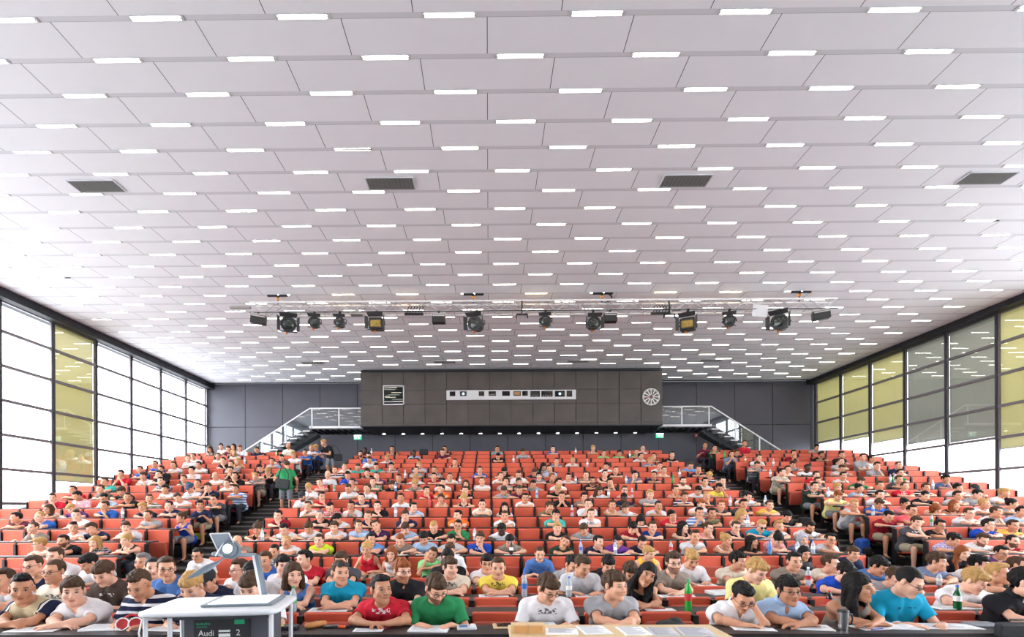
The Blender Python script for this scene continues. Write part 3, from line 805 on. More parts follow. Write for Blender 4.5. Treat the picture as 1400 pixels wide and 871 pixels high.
def np_mesh(name, V, Q, mats, mi=None, smooth=True, attr=None):
    me = bpy.data.meshes.new(name)
    me.vertices.add(len(V)); me.vertices.foreach_set('co', V.astype(F4).ravel())
    me.loops.add(Q.size); me.loops.foreach_set('vertex_index', Q.astype(np.int32).ravel())
    me.polygons.add(len(Q)); me.polygons.foreach_set('loop_start', np.arange(0, Q.size, 4, dtype=np.int32))
    me.polygons.foreach_set('loop_total', np.full(len(Q), 4, np.int32))
    if smooth: me.polygons.foreach_set('use_smooth', np.ones(len(Q), bool))
    if mi is not None: me.polygons.foreach_set('material_index', mi.astype(np.int32))
    if attr is not None:
        a = me.attributes.new('face_pos', 'FLOAT_VECTOR', 'POINT'); a.data.foreach_set('vector', attr.astype(F4).ravel())
    for m in mats: me.materials.append(m)
    me.update(calc_edges=True); me.validate(verbose=False)
    return me
def V3(*a): return np.array(a, float)
def nrm(v): v = np.array(v, float); return v/(np.linalg.norm(v)+1e-9)
def head_matrix(c, yaw, pitch, roll):
    """columns = head axes; face looks along -Y; yaw>0 turns to the right of the picture, pitch>0 looks down, roll>0 tilts to the right of the picture"""
    m = Matrix.Rotation(yaw, 3, 'Z') @ Matrix.Rotation(roll, 3, 'Y') @ Matrix.Rotation(pitch, 3, 'X')
    return np.array(m)
def solve_elbow(s, w, pole, l1, l2):
    s = np.array(s, float); w = np.array(w, float); d = w-s; L = np.linalg.norm(d); Lm = min(L, (l1+l2)*.995)
    u = d/L; a = (l1*l1-l2*l2+Lm*Lm)/(2*Lm); hh = math.sqrt(max(l1*l1-a*a, 0)); p = np.array(pole, float); p = p-u*np.dot(p, u); p = nrm(p)
    return s+u*a+p*hh, s+u*Lm
class Pose:
    def __init__(s, neck=(0, -.38, 1.0), head=(0, 0, 0), hd=(0, -.03, .125), hands=None, female=False, legs='sit', tilt=0., build=1.0, feet=None, shoulder_w=None, hip=None, head_scale=1.0):
        s.neck = V3(*neck); s.hyaw, s.hpitch, s.hroll = head; s.fem = female; s.legs = legs; s.tilt = tilt; s.bd = build
        s.hip = V3(0, -.15, .53) if hip is None else V3(*hip)
        s.HM = head_matrix(None, *head)
        # head centre: neck top then head offset
        s.hc = s.neck+V3(hd[0], hd[1]-.01, hd[2]+.03)
        s.hc = s.hc + V3(0, 0, 0)
        sw = (.150 if female else .178)*build if shoulder_w is None else shoulder_w
        c, t = math.cos(tilt), math.sin(tilt)
        s.up = nrm(s.neck-s.hip)
        s.sh = [s.neck+V3(sg*sw*c, .0, sg*sw*t)-s.up*.092+V3(0, .005, 0) for sg in (-1, 1)]
        s.chest = s.neck*.72+s.hip*.28; s.waist = s.neck*.36+s.hip*.64+V3(0, .02, 0)
        s.hands = hands or [('desk', (-.14, -.62, .76)), ('desk', (.14, -.62, .76))]
        s.feet = feet
        s.arms = []
        l1, l2 = (.27, .235) if female else (.29, .255)
        for i, sg in enumerate((-1, 1)):
            h = s.hands[i]; w = V3(*h[1]); pole = h[2] if len(h) > 2 else (sg*.8, .3, -.6)
            e, w = solve_elbow(s.sh[i], w, pole, l1, l2)
            if h[0] == 'desk' and e[2] < .785+.0 and s.legs == 'sit' and e[1] < -.46: e[2] = .79
            s.arms.append((s.sh[i], e, w, h))
    def bounds(s, extra=.14):
        pts = [s.hip, s.neck, s.hc+V3(0, 0, .1), s.hc+V3(0, -.1, 0)]
        for a in s.arms: pts += [a[0], a[1], a[2], a[2]+nrm(a[2]-a[1])*.12]
        pts += s.leg_pts()
        P = np.array(pts); return P.min(0)-extra, P.max(0)+extra
    def leg_joints(s):
        out = []
        for i, sg in enumerate((-1, 1)):
            hp = s.hip+V3(sg*.09, 0, -.01)
            if s.legs == 'sit':
                kn = hp+V3(sg*.05, -.43, .0); kn[2] = .50; an = V3(kn[0]+sg*.01, kn[1]+.02, .09); toe = an+V3(sg*.03, -.17, -.05)
            else:
                kn, an, toe = [V3(*q) for q in s.legs[i]]
            out.append((hp, kn, an, toe))
        return out
    def leg_pts(s): return [p for l in s.leg_joints() for p in l]
def hand_frame(p):
    sh, e, w, h = p
    d = nrm(w-e) if len(h) < 4 or h[3] is None else nrm(h[3])
    return w, d
def add_hand(F, arm, i, fine, kind):
    w, d = hand_frame(arm); sg = (-1, 1)[i]
    h = arm[3]
    # palm normal (the side the fingers curl to)
    if kind == 'desk': n = V3(0, 0, -1)
    elif kind == 'face': n = nrm(h[4]) if len(h) > 4 else V3(0, 1, 0)
    else: n = V3(0, 0, -1) if len(h) <= 4 else nrm(h[4])
    n = nrm(n-d*np.dot(n, d)); s_ = nrm(np.cross(d, n))       # across the palm
    if kind == 'desk': inner = -sg*V3(1, 0, 0)
    else: inner = V3(-sg*.5, 0, 1.)
    if np.dot(s_, inner) < 0: s_ = -s_                        # thumb side
    pl = w+d*.045
    for o in (-.026, -.009, .009, .026):
        F.cone(w+s_*o*.6+d*.01, w+s_*o+d*.082, .015, .0125, .012)
    curl = {'desk': .35, 'face': .5, 'pen': .9, 'fist': 1.25, 'flat': .12}.get(h[5] if len(h) > 5 else kind, .4)
    ln = [.060, .074, .080, .072]
    for j, o in enumerate((-.029, -.0100, .0095, .0285)):
        base = w+s_*o+d*.084; L = ln[j]*(1.0); a = curl*(1+.08*(3-j)); dd = d; p0 = base
        spread = s_*o*1.2
        for q, fr in enumerate((.45, .3, .25)):
            ang = a*(q+.6); dd = nrm(d*math.cos(ang)+n*math.sin(ang)+spread)
            p1 = p0+dd*L*fr*1.02; F.cone(p0, p1, .0088-.0006*q, .0083-.0007*q, .003); p0 = p1
    t0 = w+s_*.022+d*.02; t1 = t0+nrm(d*.62+s_*.75+n*.25)*.038; t2 = t1+nrm(d*.85+s_*.3+n*.35)*.03; t3 = t2+nrm(d*.95-s_*.05+n*.4)*.024
    F.cone(t0, t1, .0145, .0115, .01); F.cone(t1, t2, .0112, .0098, .004); F.cone(t2, t3, .0098, .0082, .004)
def torso(F, p, off=0., k=.06):
    b = p.bd; u = p.up; fem = p.fem; hp = p.hip
    wr = (.098 if fem else .105)*b
    for sg in (-1, 1):
        F.cone(hp+V3(sg*.085, 0, 0), p.waist+V3(sg*.062*b, 0, 0), (.108 if fem else .10)*b+off, (.082 if fem else .095)*b+off, k)
        F.cone(p.waist+V3(sg*.062*b, 0, 0), p.chest+V3(sg*(.075 if fem else .09)*b, 0, 0), (.082 if fem else .095)*b+off, (.092 if fem else .105)*b+off, k)
        i = 0 if sg < 0 else 1; sh = p.sh[i]
        F.cone(p.chest+V3(sg*(.07 if fem else .085)*b, 0, .02), sh*.62+p.neck*.38-u*.045, wr*.95+off, .062*b+off, k)
        F.cone(p.neck-u*.035+V3(0, .015, 0), sh+u*.0, .046+off, (.042 if fem else .048)*b+off, .04)
        F.cone(p.neck+V3(0, .01, .01), sh*.45+p.neck*.55-u*.02, .035+off*.6, .040+off, .04)
        if fem: F.ell(p.chest+V3(sg*.068, -.088, -.01)+u*.02, (.056+off, .048+off, .056+off), .03)
        else: F.ell(p.chest+V3(sg*.075*b, -.078*b, .0)+u*.05, (.075+off, .036+off, .055+off), .04)
def upper_arm(F, p, i, off=0., frac=1.0):
    s, e, w, h = p.arms[i]; b = p.bd*(.88 if p.fem else 1.0); q = s+(e-s)*frac
    F.ell(s+V3(0, 0, -.004), (.054*b+off, .056*b+off, .058*b+off), .04)
    r2_ = .037*b
    F.cone(s, q, .048*b+off, (.048*b+(r2_-.048*b)*frac)+off*1.3, .03)
def head_field(F, c, HM, hs=1.0, fem=False, jaw=1.0):
    T = lambda x, y, z: c+HM @ (V3(x, y, z)*hs)
    def ell(p, r, k=.015, op='u'): F.ell(T(*p), [q*hs for q in r], k, HM, op)
    def cone(p, q, r1, r2_, k=.012, op='u'): F.cone(T(*p), T(*q), r1*hs, r2_*hs, k, None, op)
    ell((0, .018, .036), (.076, .096, .084))
    ell((0, -.020, -.030), (.062*jaw, .074, .080), .03)
    cone((-.047*jaw, .0, -.055), (0, -.066, -.094), .021, .020, .025); cone((.047*jaw, .0, -.055), (0, -.066, -.094), .021, .020, .025)
    ell((0, -.072, -.092), (.020, .017, .017), .018)
    cone((-.036, -.070, .026), (.036, -.070, .026), .017, .017, .02)
    for sg in (-1, 1):
        ell((sg*.040, -.062, -.024), (.026, .024, .024), .02)
        ell((sg*.032, -.096, .007), (.0165, .014, .0115), .01, 's')
        ell((sg*.032, -.0745, .006), (.0135, .0135, .0125), .003)
        ell((sg*.080, .010, .0), (.010, .020, .032), .008)
    cone((0, -.086, .016), (0, -.112, -.026), .0075, .0115, .010)
    ell((-.011, -.100, -.031), (.0085, .010, .0075), .006); ell((.011, -.100, -.031), (.0085, .010, .0075), .006)
    cone((-.018, -.083, -.0545), (.018, -.083, -.0545), .0075, .0075, .007); cone((-.015, -.083, -.0655), (.015, -.083, -.0655), .008, .008, .006)
    ell((0, -.060, -.118), (.03, .03, .02), .02, 'u') if False else None
def body_mesh(p, h, name='body'):
    lo, hi = p.bounds(); F = Field(lo, hi, h, .70 if p.legs == 'sit' else None)
    torso(F, p)
    for (hp, kn, an, toe) in p.leg_joints():
        F.cone(hp, kn, .086, .056, .04); F.cone(kn, an, .054, .036, .02); F.cone(kn+(an-kn)*.15+V3(0, .022, 0), kn+(an-kn)*.5+V3(0, .018, 0), .045, .035, .03); F.cone(an, toe, .036, .03, .02)
    for i in (0, 1):
        s, e, w, hnd = p.arms[i]; b = p.bd*(.86 if p.fem else 1.0)
        upper_arm(F, p, i)
        F.ell(e, (.037*b,)*3, .02); F.cone(e, e+(w-e)*.35, .037*b, .039*b, .02); F.cone(e+(w-e)*.35, w, .039*b, .0245*b, .02)
        add_hand(F, p.arms[i], i, True, hnd[0])
    hc = p.hc; HM = p.HM
    nb = hc+HM @ V3(0, .028, -.07)*HS
    F.cone(p.neck+V3(0, .01, -.03), nb, .055*(.86 if p.fem else 1), .050*(.84 if p.fem else 1), .03)
    head_field(F, hc, HM, HS, p.fem, .94 if p.fem else 1.0)
    V, Q = F.mesh()
    loc = (V-hc) @ HM / HS           # inverse rotation
    far = (np.linalg.norm(loc, axis=1) > .16)
    A = loc.copy(); A[far] = (0, 1, 0)
    return V, Q, A
def wrinkle(F, amp, sc=1.0, seed=0):
    X, Y, Z = F.axes(); X = X[:, None, None]; Y = Y[None, :, None]; Z = Z[None, None, :]
    F.D += (amp*(np.sin(19*sc*X+7*np.sin(9*Z+seed)+seed)*np.sin(23*sc*Z+5*np.sin(11*X+seed)+1.7)+.5*np.sin(41*sc*Z+13*X+9*Y+seed))).astype(F4)
def plane_cut(F, pt, n):
    """remove what lies on the +n side"""
    X, Y, Z = F.axes(); d = (X[:, None, None]-pt[0])*n[0]+(Y[None, :, None]-pt[1])*n[1]+(Z[None, None, :]-pt[2])*n[2]
    F.D = np.maximum(F.D, d.astype(F4))
def top_mesh(p, h, kind='tee', seed=0):
    lo, hi = p.bounds(.16); lo[2] = p.hip[2]-.17; F = Field(lo, hi, h, .66 if p.legs == 'sit' else None); off = .011
    torso(F, p, off)
    F.cone(p.hip+V3(-.09, 0, -.03), p.hip+V3(.09, 0, -.03), .118+off*.5, .118+off*.5, .04)
    if kind in ('tee', 'vee', 'polo'):
        wrinkle(F, .0032, 1, seed)
        for i in (0, 1): upper_arm(F, p, i, .015, .60)
        for i in (0, 1):
            s, e = p.arms[i][0], p.arms[i][1]; d = nrm(e-s)
            F.cone(s+(e-s)*.60+d*.062, s+(e-s)*.60+d*.10, .075, .075, 0, None, 's')
            c = s+(e-s)*.60; F.cone(c+d*.0, c+d*.012, .06, .062, .002) if False else None
    elif kind == 'long':
        wrinkle(F, .004, 1.2, seed)
        for i in (0, 1):
            upper_arm(F, p, i, .015, 1.0); e, w = p.arms[i][1], p.arms[i][2]; F.cone(e, e+(w-e)*.85, .053, .038, .02)
    elif kind == 'tank': wrinkle(F, .002, 1, seed)
    n = p.neck; f = nrm(V3(0, -1, 0)-p.up*np.dot(V3(0, -1, 0), p.up)); hc = p.hc+p.HM @ V3(0, .028, -.07)
    up = nrm(hc-n)
    if kind in ('tee', 'long'):
        F.ell(n+f*.022+up*.042, (.078, .078, .068), .004, None, 's'); F.cone(n+up*.05, n+up*.25, .078, .10, 0, None, 's')
    elif kind == 'vee':
        F.ell(n+f*.022+up*.042, (.078, .078, .066), .004, None, 's'); F.cone(n+up*.05, n+up*.25, .078, .10, 0, None, 's')
        F.cone(n+f*.09+up*.03, n+f*.125-up*.085, .050, .008, .004, None, 's')
    elif kind == 'polo':
        F.cone(n+up*.05, n+up*.25, .074, .09, 0, None, 's'); F.cone(n+f*.09+up*.04, n+f*.12-up*.07, .036, .010, .004, None, 's')
    elif kind == 'tank':
        F.ell(n+f*.05+up*.0, (.088, .085, .085), .006, None, 's'); F.cone(n+up*.03, n+up*.25, .095, .11, 0, None, 's')
        for i, sg in enumerate((-1, 1)):
            s = p.sh[i]; F.ell(s+V3(sg*.035, 0, -.02), (.078, .13, .125), .006, None, 's')
    # lower hem
    V, Q = F.mesh()
    return V, Q
def collar_mesh(p, h):
    n = p.neck; hc = p.hc+p.HM @ V3(0, .028, -.07); up = nrm(hc-n); f = nrm(V3(0, -1, 0)-up*np.dot(V3(0, -1, 0), up)); s = np.cross(f, up)
    F = Field(n-.16, n+.2, h)
    F.cone(n+up*.02-f*.0, n+up*.055-f*.012, .082, .072, .01)
    for sg in (-1, 1): F.cone(n+f*.075+s*sg*.045+up*.03, n+f*.098+s*sg*.066-up*.025, .013, .006, .02)
    F.cone(n-up*.05+f*.0, n+up*.2-f*.03, .068, .062, .003, None, 's'); F.cone(n+f*.09+up*.07, n+f*.12-up*.08, .034, .008, .004, None, 's')
    return F.mesh()
def pants_mesh(p, h, kind='shorts', seed=0):
    pts = np.array(p.leg_pts()+[p.hip, p.waist]); lo = pts.min(0)-.17; hi = pts.max(0)+.15; F = Field(lo, hi, h)
    for sg in (-1, 1): F.cone(p.hip+V3(sg*.085, 0, 0), p.hip*.7+p.waist*.3+V3(sg*.07, 0, 0), .112, .10, .05)
    for (hp, kn, an, toe) in p.leg_joints():
        if kind == 'shorts': F.cone(hp, hp+(kn-hp)*.86, .102, .085, .04); d = nrm(kn-hp); F.cone(hp+(kn-hp)*.86+d*.10, hp+(kn-hp)*.86+d*.16, .105, .105, 0, None, 's')
        else: F.cone(hp, kn, .10, .072, .04); F.cone(kn, kn+(an-kn)*.93, .070, .056, .03)
    wrinkle(F, .003, 1, seed+3)
    return F.mesh()
def shoe_mesh(p, h):
    out = []
    for (hp, kn, an, toe) in p.leg_joints():
        lo = np.minimum(an, toe)-.12; hi = np.maximum(an, toe)+.12; F = Field(lo, hi, h)
        d = nrm(toe-an); F.cone(an+V3(0, .02, -.035), toe+V3(0, -.03, -.012), .046, .040, .02, ((0, 0, 1), .8)); F.cone(an+V3(0, 0, -.02), an+V3(0, 0, .012), .048, .046, .02)
        F.cone(an+V3(0, 0, .04), an+V3(0, 0, .12), .04, .06, .0, None, 's')
        out.append(F.mesh())
    return out
HS = 1.09
# ---- hair etc, in head coordinates
def hair_mesh(kind, h):
    if kind == 'long': lo, hi = V3(-.17, -.19, -.36), V3(.17, .20, .19)
    elif kind in ('bob', 'bun', 'hijab'): lo, hi = V3(-.19, -.19, -.26), V3(.19, .24, .24)
    else: lo, hi = V3(-.14, -.19, -.15), V3(.14, .17, .19)
    F = Field(lo, hi, h); X, Y, Z = F.axes(); X = X[:, None, None]; Y = Y[None, :, None]; Z = Z[None, None, :]
    c0 = (0, .020, .040)
    def noise(a, s1=1.0, seed=0.):
        F.D += (a*(np.sin(70*s1*X+4*np.sin(30*Y+seed)+seed)*np.sin(55*s1*Y+3*np.sin(40*X)+2*seed)*.8+.6*np.sin(120*s1*X+60*Z+seed)*np.sin(95*s1*Y+50*Z))).astype(F4)
    def facecut(hl=.072, tz=.0, side=-.035, nape=-.055):
        """keep: above the hairline, or behind the temples, or the nape"""
        a = (hl+.10*np.maximum(0, -(Y+.02))*-0.0-Z)+0*X+0*Y                # above the hairline
        a = np.maximum(a, -10)
        b = np.maximum((side-Y), (tz-Z))+0*X                              # side hair
        c = np.maximum((.030-Y), (nape-Z))+0*X                            # back of the head
        d = np.minimum(np.minimum(a+.35*np.maximum(0, .0+Y*0), b), c)
        # receding curve over the temples
        F.D = np.maximum(F.D, d.astype(F4))
    if kind == 'short':
        F.ell(c0, (.0805, .101, .0895), .01); F.ell((0.01, -.040, .098), (.052, .046, .024), .03); noise(.0042, 1, 1); facecut(.074, .0, -.028)
    elif kind == 'quiff':
        F.ell(c0, (.0795, .100, .088), .01); F.ell((.012, -.055, .108), (.048, .040, .026), .03); F.ell((0, -.01, .115), (.052, .06, .020), .03); noise(.0055, 1.1, 2); facecut(.078, .002, -.025)
    elif kind == 'crop':
        F.ell(c0, (.0795, .0995, .0875), .01); noise(.0012, 1.5, 3); facecut(.076, -.0)
    elif kind == 'fringe':
        F.ell(c0, (.0845, .105, .094), .01); F.ell((0, -.055, .078), (.058, .042, .036), .03); noise(.0060, .9, 4); facecut(.050, -.02, -.038, -.065)
    elif kind == 'curly':
        F.ell(c0, (.086, .104, .096), .01); F.ell((0, -.05, .09), (.056, .046, .036), .03); noise(.0095, .9, 5); facecut(.064, -.01, -.035, -.065)
    elif kind == 'bald':
        F.ell((0, .02, .02), (.080, .100, .08), .01); noise(.0008, 1.5, 6); F.D = np.maximum(F.D, (Z-.03+0*X+0*Y).astype(F4)); facecut(.5, -.01, -.01)
    elif kind in ('long', 'bob', 'bun'):
        F.ell(c0, (.086, .108, .095), .01)
        if kind == 'long':
            for sg in (-1, 1):
                F.cone((sg*.074, .0, .0), (sg*.088, .01, -.14), .030, .036, .04); F.cone((sg*.088, .01, -.14), (sg*.082, -.05, -.27), .036, .022, .04)
            F.cone((0, .07, -.02), (0, .085, -.24), .075, .05, .04, ((0, 1, 0), .6))
        elif kind == 'bob':
            for sg in (-1, 1): F.cone((sg*.074, -.005, .0), (sg*.086, -.01, -.12), .032, .030, .04)
            F.cone((0, .06, -.02), (0, .07, -.11), .08, .06, .04)
        else:
            F.ell((0, .10, .10), (.045, .045, .045), .01)
        noise(.0035, 1, 7)
        a = (.060-Z-.5*np.abs(X))+0*Y; b = np.maximum((-.030-Y), (-.02-Z))+0*X
        lowc = np.maximum(-(np.abs(X)-.062)+0*Y+0*Z, -.085-Y+0*X) if kind != 'bun' else np.full((1, 1, 1), 1.0, F4)
        c = np.maximum((.015-Y), ((-.06 if kind == 'bun' else -.5)-Z))+0*X
        F.D = np.maximum(F.D, np.minimum(np.minimum(np.minimum(a, b), c), lowc+0*Z).astype(F4))
    elif kind == 'hijab':
        F.ell((0, .015, .03), (.094, .112, .105), .01); F.cone((0, .03, -.05), (0, .03, -.13), .085, .12, .05); F.cone((0, -.03, -.13), (0, -.05, -.17), .09, .07, .03)
        noise(.003, .5, 3); F.ell((0, -.10, -.005), (.058, .075, .085), .01, None, 's')
    elif kind == 'cap':
        F.ell((0, .018, .048), (.088, .108, .088), .01); F.D = np.maximum(F.D, (.045-Z+.0*X+.0*Y).astype(F4)); F.cone((0, -.08, .05), (0, -.14, .045), .06, .05, .01, ((0, 0, 1), .14))
    return F.mesh()
# ================================================================ people
PEOPLE = '''
22 708 726 maroon f ks <
71 681 696 red 1 ks >
106 678 696 pink/polo~plaid w ks <T
99 670 683 red f bs
66 697 709 white/tank f bB WG
98 696 709 purple w yf x
54 707 725 blue f yc
104 705 725 white f bq >
45 722 743 taupe/vee u bc
100 722 742 white f kq >
126 723 742 navy w bq <
86 740 761 black f ks b
54 746 761 cream f yf <G
130 742 761 navy/polo~plaid H yB W
174 680 696 black f ks >T
166 672 683 black w bf <
204 682 696 olive~stripe u bs >
142 681 696 lightblue w ks G
143 692 709 blue/vee h bs
195 694 709 navy h yf x
231 692 709 navy/polo f kc
243 681 696 white w bs x
273 691 709 navy u ky >aT
202 705 725 grey f bc
248 710 725 royal/tank u bU Wa<
172 721 742 lightgrey f bf >
172 739 761 black/tank f yU W
165 648 663 red 2 ks G
191 642 655 blue f ks
196 651 663 white 1 bf
212 635 646 blue f ks
220 642 655 black h ks G
217 649 663 black f ks
220 658 673 navy/polo~plaid f ks
143 659 673 teal f bs
137 669 683 taupe/polo~plaid f bs
226 669 683 white f kf
287 614 621 taupe w bL W
302 610 617 white f kU W>
312 614 621 maroon w bs
319 611 617 white f kB W
319 619 627 white f yB W>
328 613 621 white w rs
351 615 621 navy w bs
264 624 633 white f ks
257 627 640 white~print f ks >
298 624 633 white f ks >
305 630 640 black 1 ks
325 631 640 cream/tank f yL W
316 635 647 grey/polo~plaid f ks
271 636 647 white f ks
262 643 655 white h ky
237 636 646 lightgrey f bs
315 643 655 black 2 ks
355 640 647 black w ky x
372 631 640 lightblue f ks G
366 645 655 black/tank w yf
294 651 663 white f nn
321 651 663 black 1 ks G
349 652 663 grey/polo~plaid w yc a
251 655 663 darkteal f bs
270 661 673 black/tank f bs
310 661 673 white f bs
284 666 683 navy/polo H bf
259 668 683 white~print w bC
322 669 683 whiteblue/polo~stripe f ks aT
292 683 700 darkgrey f ks aG
394 609 617 cream/long u nn G
385 626 633 navy w ks
401 622 633 white~print f yf a
417 619 627 blue f ks a
426 613 620 white w yc <
432 612 617 blue w yf <a
448 649 664 white/polo u bn
458 643 655 navy/polo~stripe f bs
471 638 647 white f bs >
475 650 663 royal/polo w ks G
437 660 672 hotpink/tank f bs Wx
422 667 683 white w yf W
481 660 673 cream/tank h bs W
413 679 695 white w kC b
476 668 683 white w bs
502 668 683 white u bs <
440 679 695 red 1 ks >
494 681 695 navy f ks
499 617 622 black f ks D
493 621 628 black f ks b
504 623 634 blue w ks
505 629 641 white w bs
489 639 647 teal w bs
514 638 647 teal w ks
502 646 655 black f kf
515 651 664 purple f bs
510 659 672 green/polo~plaid f bs
421 692 709 white H bs
380 705 723 darkred h ks
352 723 741 black/tank w bU W
388 724 741 white w ks
451 694 708 red/polo~plaid w kq
480 692 708 white 2 ks T
437 705 723 black f gc
461 710 723 white w kf <
457 721 740 white~print f bf
422 722 740 white w bf
436 739 758 lime f bs
516 692 709 black 1 ks
503 706 723 navy h bs
514 719 740 plum/vee f bs x
490 719 740 lightblue/polo f bs >
548 681 695 white u ks T
554 705 723 navy H bf
554 723 740 lightblue w bf
507 738 758 sky~print f ks >
547 739 758 taupe w rs
391 741 758 white f yc
324 741 758 taupe f nn
536 614 622 black/tank 1 ks T
566 620 628 lightblue/polo f ks D
605 618 628 maroon w bs
608 614 622 black f ks
529 627 634 white w yc
535 637 647 maroon/polo~plaid H kf
573 636 647 lightblue f yf
569 643 655 darkteal/polo~plaid f ks
594 643 655 black/polo~plaid f bs
622 632 641 black/tank f ks
545 656 664 navy f ks
568 656 664 white w yf
593 652 664 darkred f ks
615 652 664 white f bs
536 664 673 black w bf <
567 662 673 taupe w yf
605 660 673 white f ks >
637 662 673 taupe/tank f bL W
583 671 684 red 1 ks >
603 669 684 orange f ks <
636 671 684 black f bs
656 643 655 blue f ks
659 658 673 white f bs
603 682 695 white/tank f bU W
634 682 695 black/tank w yU W
659 690 709 cream~print f ks G
565 694 709 lightblue/polo f ks >
626 705 723 orange f ks <
626 719 740 green/polo h ks G
593 721 740 black w yq
690 695 709 white f kL W
690 706 723 white f bs
686 724 740 white w ky D
579 736 758 lightblue w kf
617 739 758 lightgrey/polo w kc b
656 736 758 royal~print h bf
697 740 758 taupe w kf
680 614 622 cyan f ks T
681 624 634 black l ks
715 618 628 grey~print w bf
756 614 622 blue f ks G
761 631 641 slate/vee f ks
783 630 641 white f ys G
743 638 647 grey w kL W>
751 641 655 lightblue f bs x
689 645 655 black w kf
684 651 664 white f bs >
709 649 664 white w bs
731 647 655 navy w bf
737 651 664 slate f kf
755 653 664 black f rs >
777 653 664 white f ks G
691 659 673 grey f bs >
710 659 673 black f bf x
729 664 673 grey w ks
764 660 673 white f ks >
689 671 684 grey w bf
710 670 684 maroon w bs
718 681 695 white f ks G
763 669 684 black w yf
768 679 695 black 2 bs
799 680 695 taupe f ky
751 693 709 olive h bf >
760 704 723 teal h kf
762 722 740 black f yf
804 689 709 white 2 bs
808 703 723 white~print f bs
798 724 740 grey w bf <
772 741 758 darkgreen f bs xz
818 741 758 navy h ks >
844 741 758 violet w ks
855 696 709 white w bf <
837 691 709 white/tank f bs W
811 613 622 black/tank f yU W
826 620 628 lightgreen f ks G
847 620 628 lightgreen f kf
870 618 628 green f bs
879 614 622 white h nn
876 624 634 lightgrey/polo f ks >
894 624 634 darkgrey f ks <
919 622 634 black f ks
889 630 641 slate/polo f yf G
829 638 647 white f kf <
842 643 655 black/vee f bs
827 648 664 black/tank f ks
801 650 664 taupe f bs G
868 649 664 slate/polo~plaid H kf
902 637 647 white h ks
908 643 655 white/tank f ks W
894 650 664 navy f ks <T
810 658 673 black f ks bT
834 660 673 black h ks x
819 671 684 white w bL W>
854 672 684 pink/tank f bs WG
853 681 695 navy w ks D
889 676 695 grey f yf
924 670 684 taupe/tank f bs W
934 658 673 cream f ks b
936 679 695 navy~stripe f bf
900 692 709 lightgrey/vee h kc T
919 705 723 red~print f kf x
876 713 723 black l kL W
865 722 740 darkred 4 kf
892 721 740 navyblue/vee f bs
934 721 740 black/tank f kL W>
950 734 758 lightgrey/vee f bq
959 690 709 white w rs
956 701 723 whiteblue~stripe 2 ks
973 702 723 olive f ks T
968 723 740 pink/tank h bs WG>
878 742 758 navy w ks
966 679 695 black h yc
955 671 684 white w kf
986 691 709 darkgrey f rs
964 609 617 maroon u bs T
977 613 621 green f ks aG
1018 606 614 red u bs
1008 619 625 black w bs
1000 621 631 slate 2 ks a
1038 626 637 white h bs
1035 636 645 navy/polo~plaid w bs a
944 637 646 sky w bs
955 642 655 navy f bs
970 651 663 navy~stripe w yf
964 659 672 lightgrey f ks
988 658 672 black h ks
983 667 683 yellow 4 ks T
1069 646 662 cream/polo~plaid f ks >a
1077 642 655 white f ks
1022 679 694 white w ks >
1016 690 708 darkgrey f kq T
1052 691 708 mustard f bs
1014 704 722 white/tank w yL W>
1076 706 722 black w kf
1006 721 739 navy h bs G
1041 719 739 turquoise/vee w yq G
1065 720 739 lightgrey H yq
1107 721 739 white w ks bT
993 739 757 white/tank h yU W>
1028 743 757 black f kL W>T
1064 738 757 pink~plaid l kU W
1097 739 757 slate/long~plaid f gH W
1117 612 618 grey w ks
1085 620 630 darkred 2 ks
1123 622 630 black f ky T
1084 635 645 navy~plaid w by
1104 640 653 white f ks D
1151 622 636 black f ks G
1150 631 644 grey f bs
1151 641 652 lightgrey w bs
1153 651 661 white 1 ks
1180 625 643 grey f ks
1192 627 643 white u ks >
1199 637 652 grey h ks
1116 650 661 red f ks
1118 658 671 black/polo~plaid H bs
1114 665 682 darkgreen~print f ks a
1145 667 682 white f yf
1177 658 671 green w bf
1175 668 682 lightblue/polo f kU W
1203 664 682 black~stripe f bs
1203 677 693 white f ks
1146 678 697 paleyellow~print w rf a
1168 690 708 lightgrey/tank h ys a
1202 689 706 blue w bf
1238 689 706 pink f kU W
1247 698 719 rose f ks G
1215 706 722 darkred w ks a
1135 738 757 lightgrey/vee h ks G
1253 714 739 darkgrey~print h bf a
1231 647 660 green f ks
1229 636 652 navy f bs
1229 656 670 darkgrey f bs
1237 665 681 red~print f bc
1266 667 681 black~stripe f bs
1293 655 669 denim/polo 1 kf T
1265 678 693 black w kc
1310 667 680 white f kf x
1309 678 693 lightgrey f ks
1280 696 705 cream/tank l rL Wx
1305 691 705 black/tank f rB W
1336 676 690 grey w ks >
1333 669 681 lightgrey w gC
1346 689 705 white~print f ys >
1325 702 721 white~print f bs G
1285 719 737 black h ks GT
1351 718 738 royal f kq G>
1385 719 737 mustard~print f bs
1303 738 758 lilac/polo~plaid w ky >
1343 738 757 white w bq b
1385 741 757 darkred f kc b
1362 700 720 white h bs >
1373 674 690 white f yf >
1384 689 705 turquoise/tank f kU W>
1397 700 720 lightblue f ks
'''
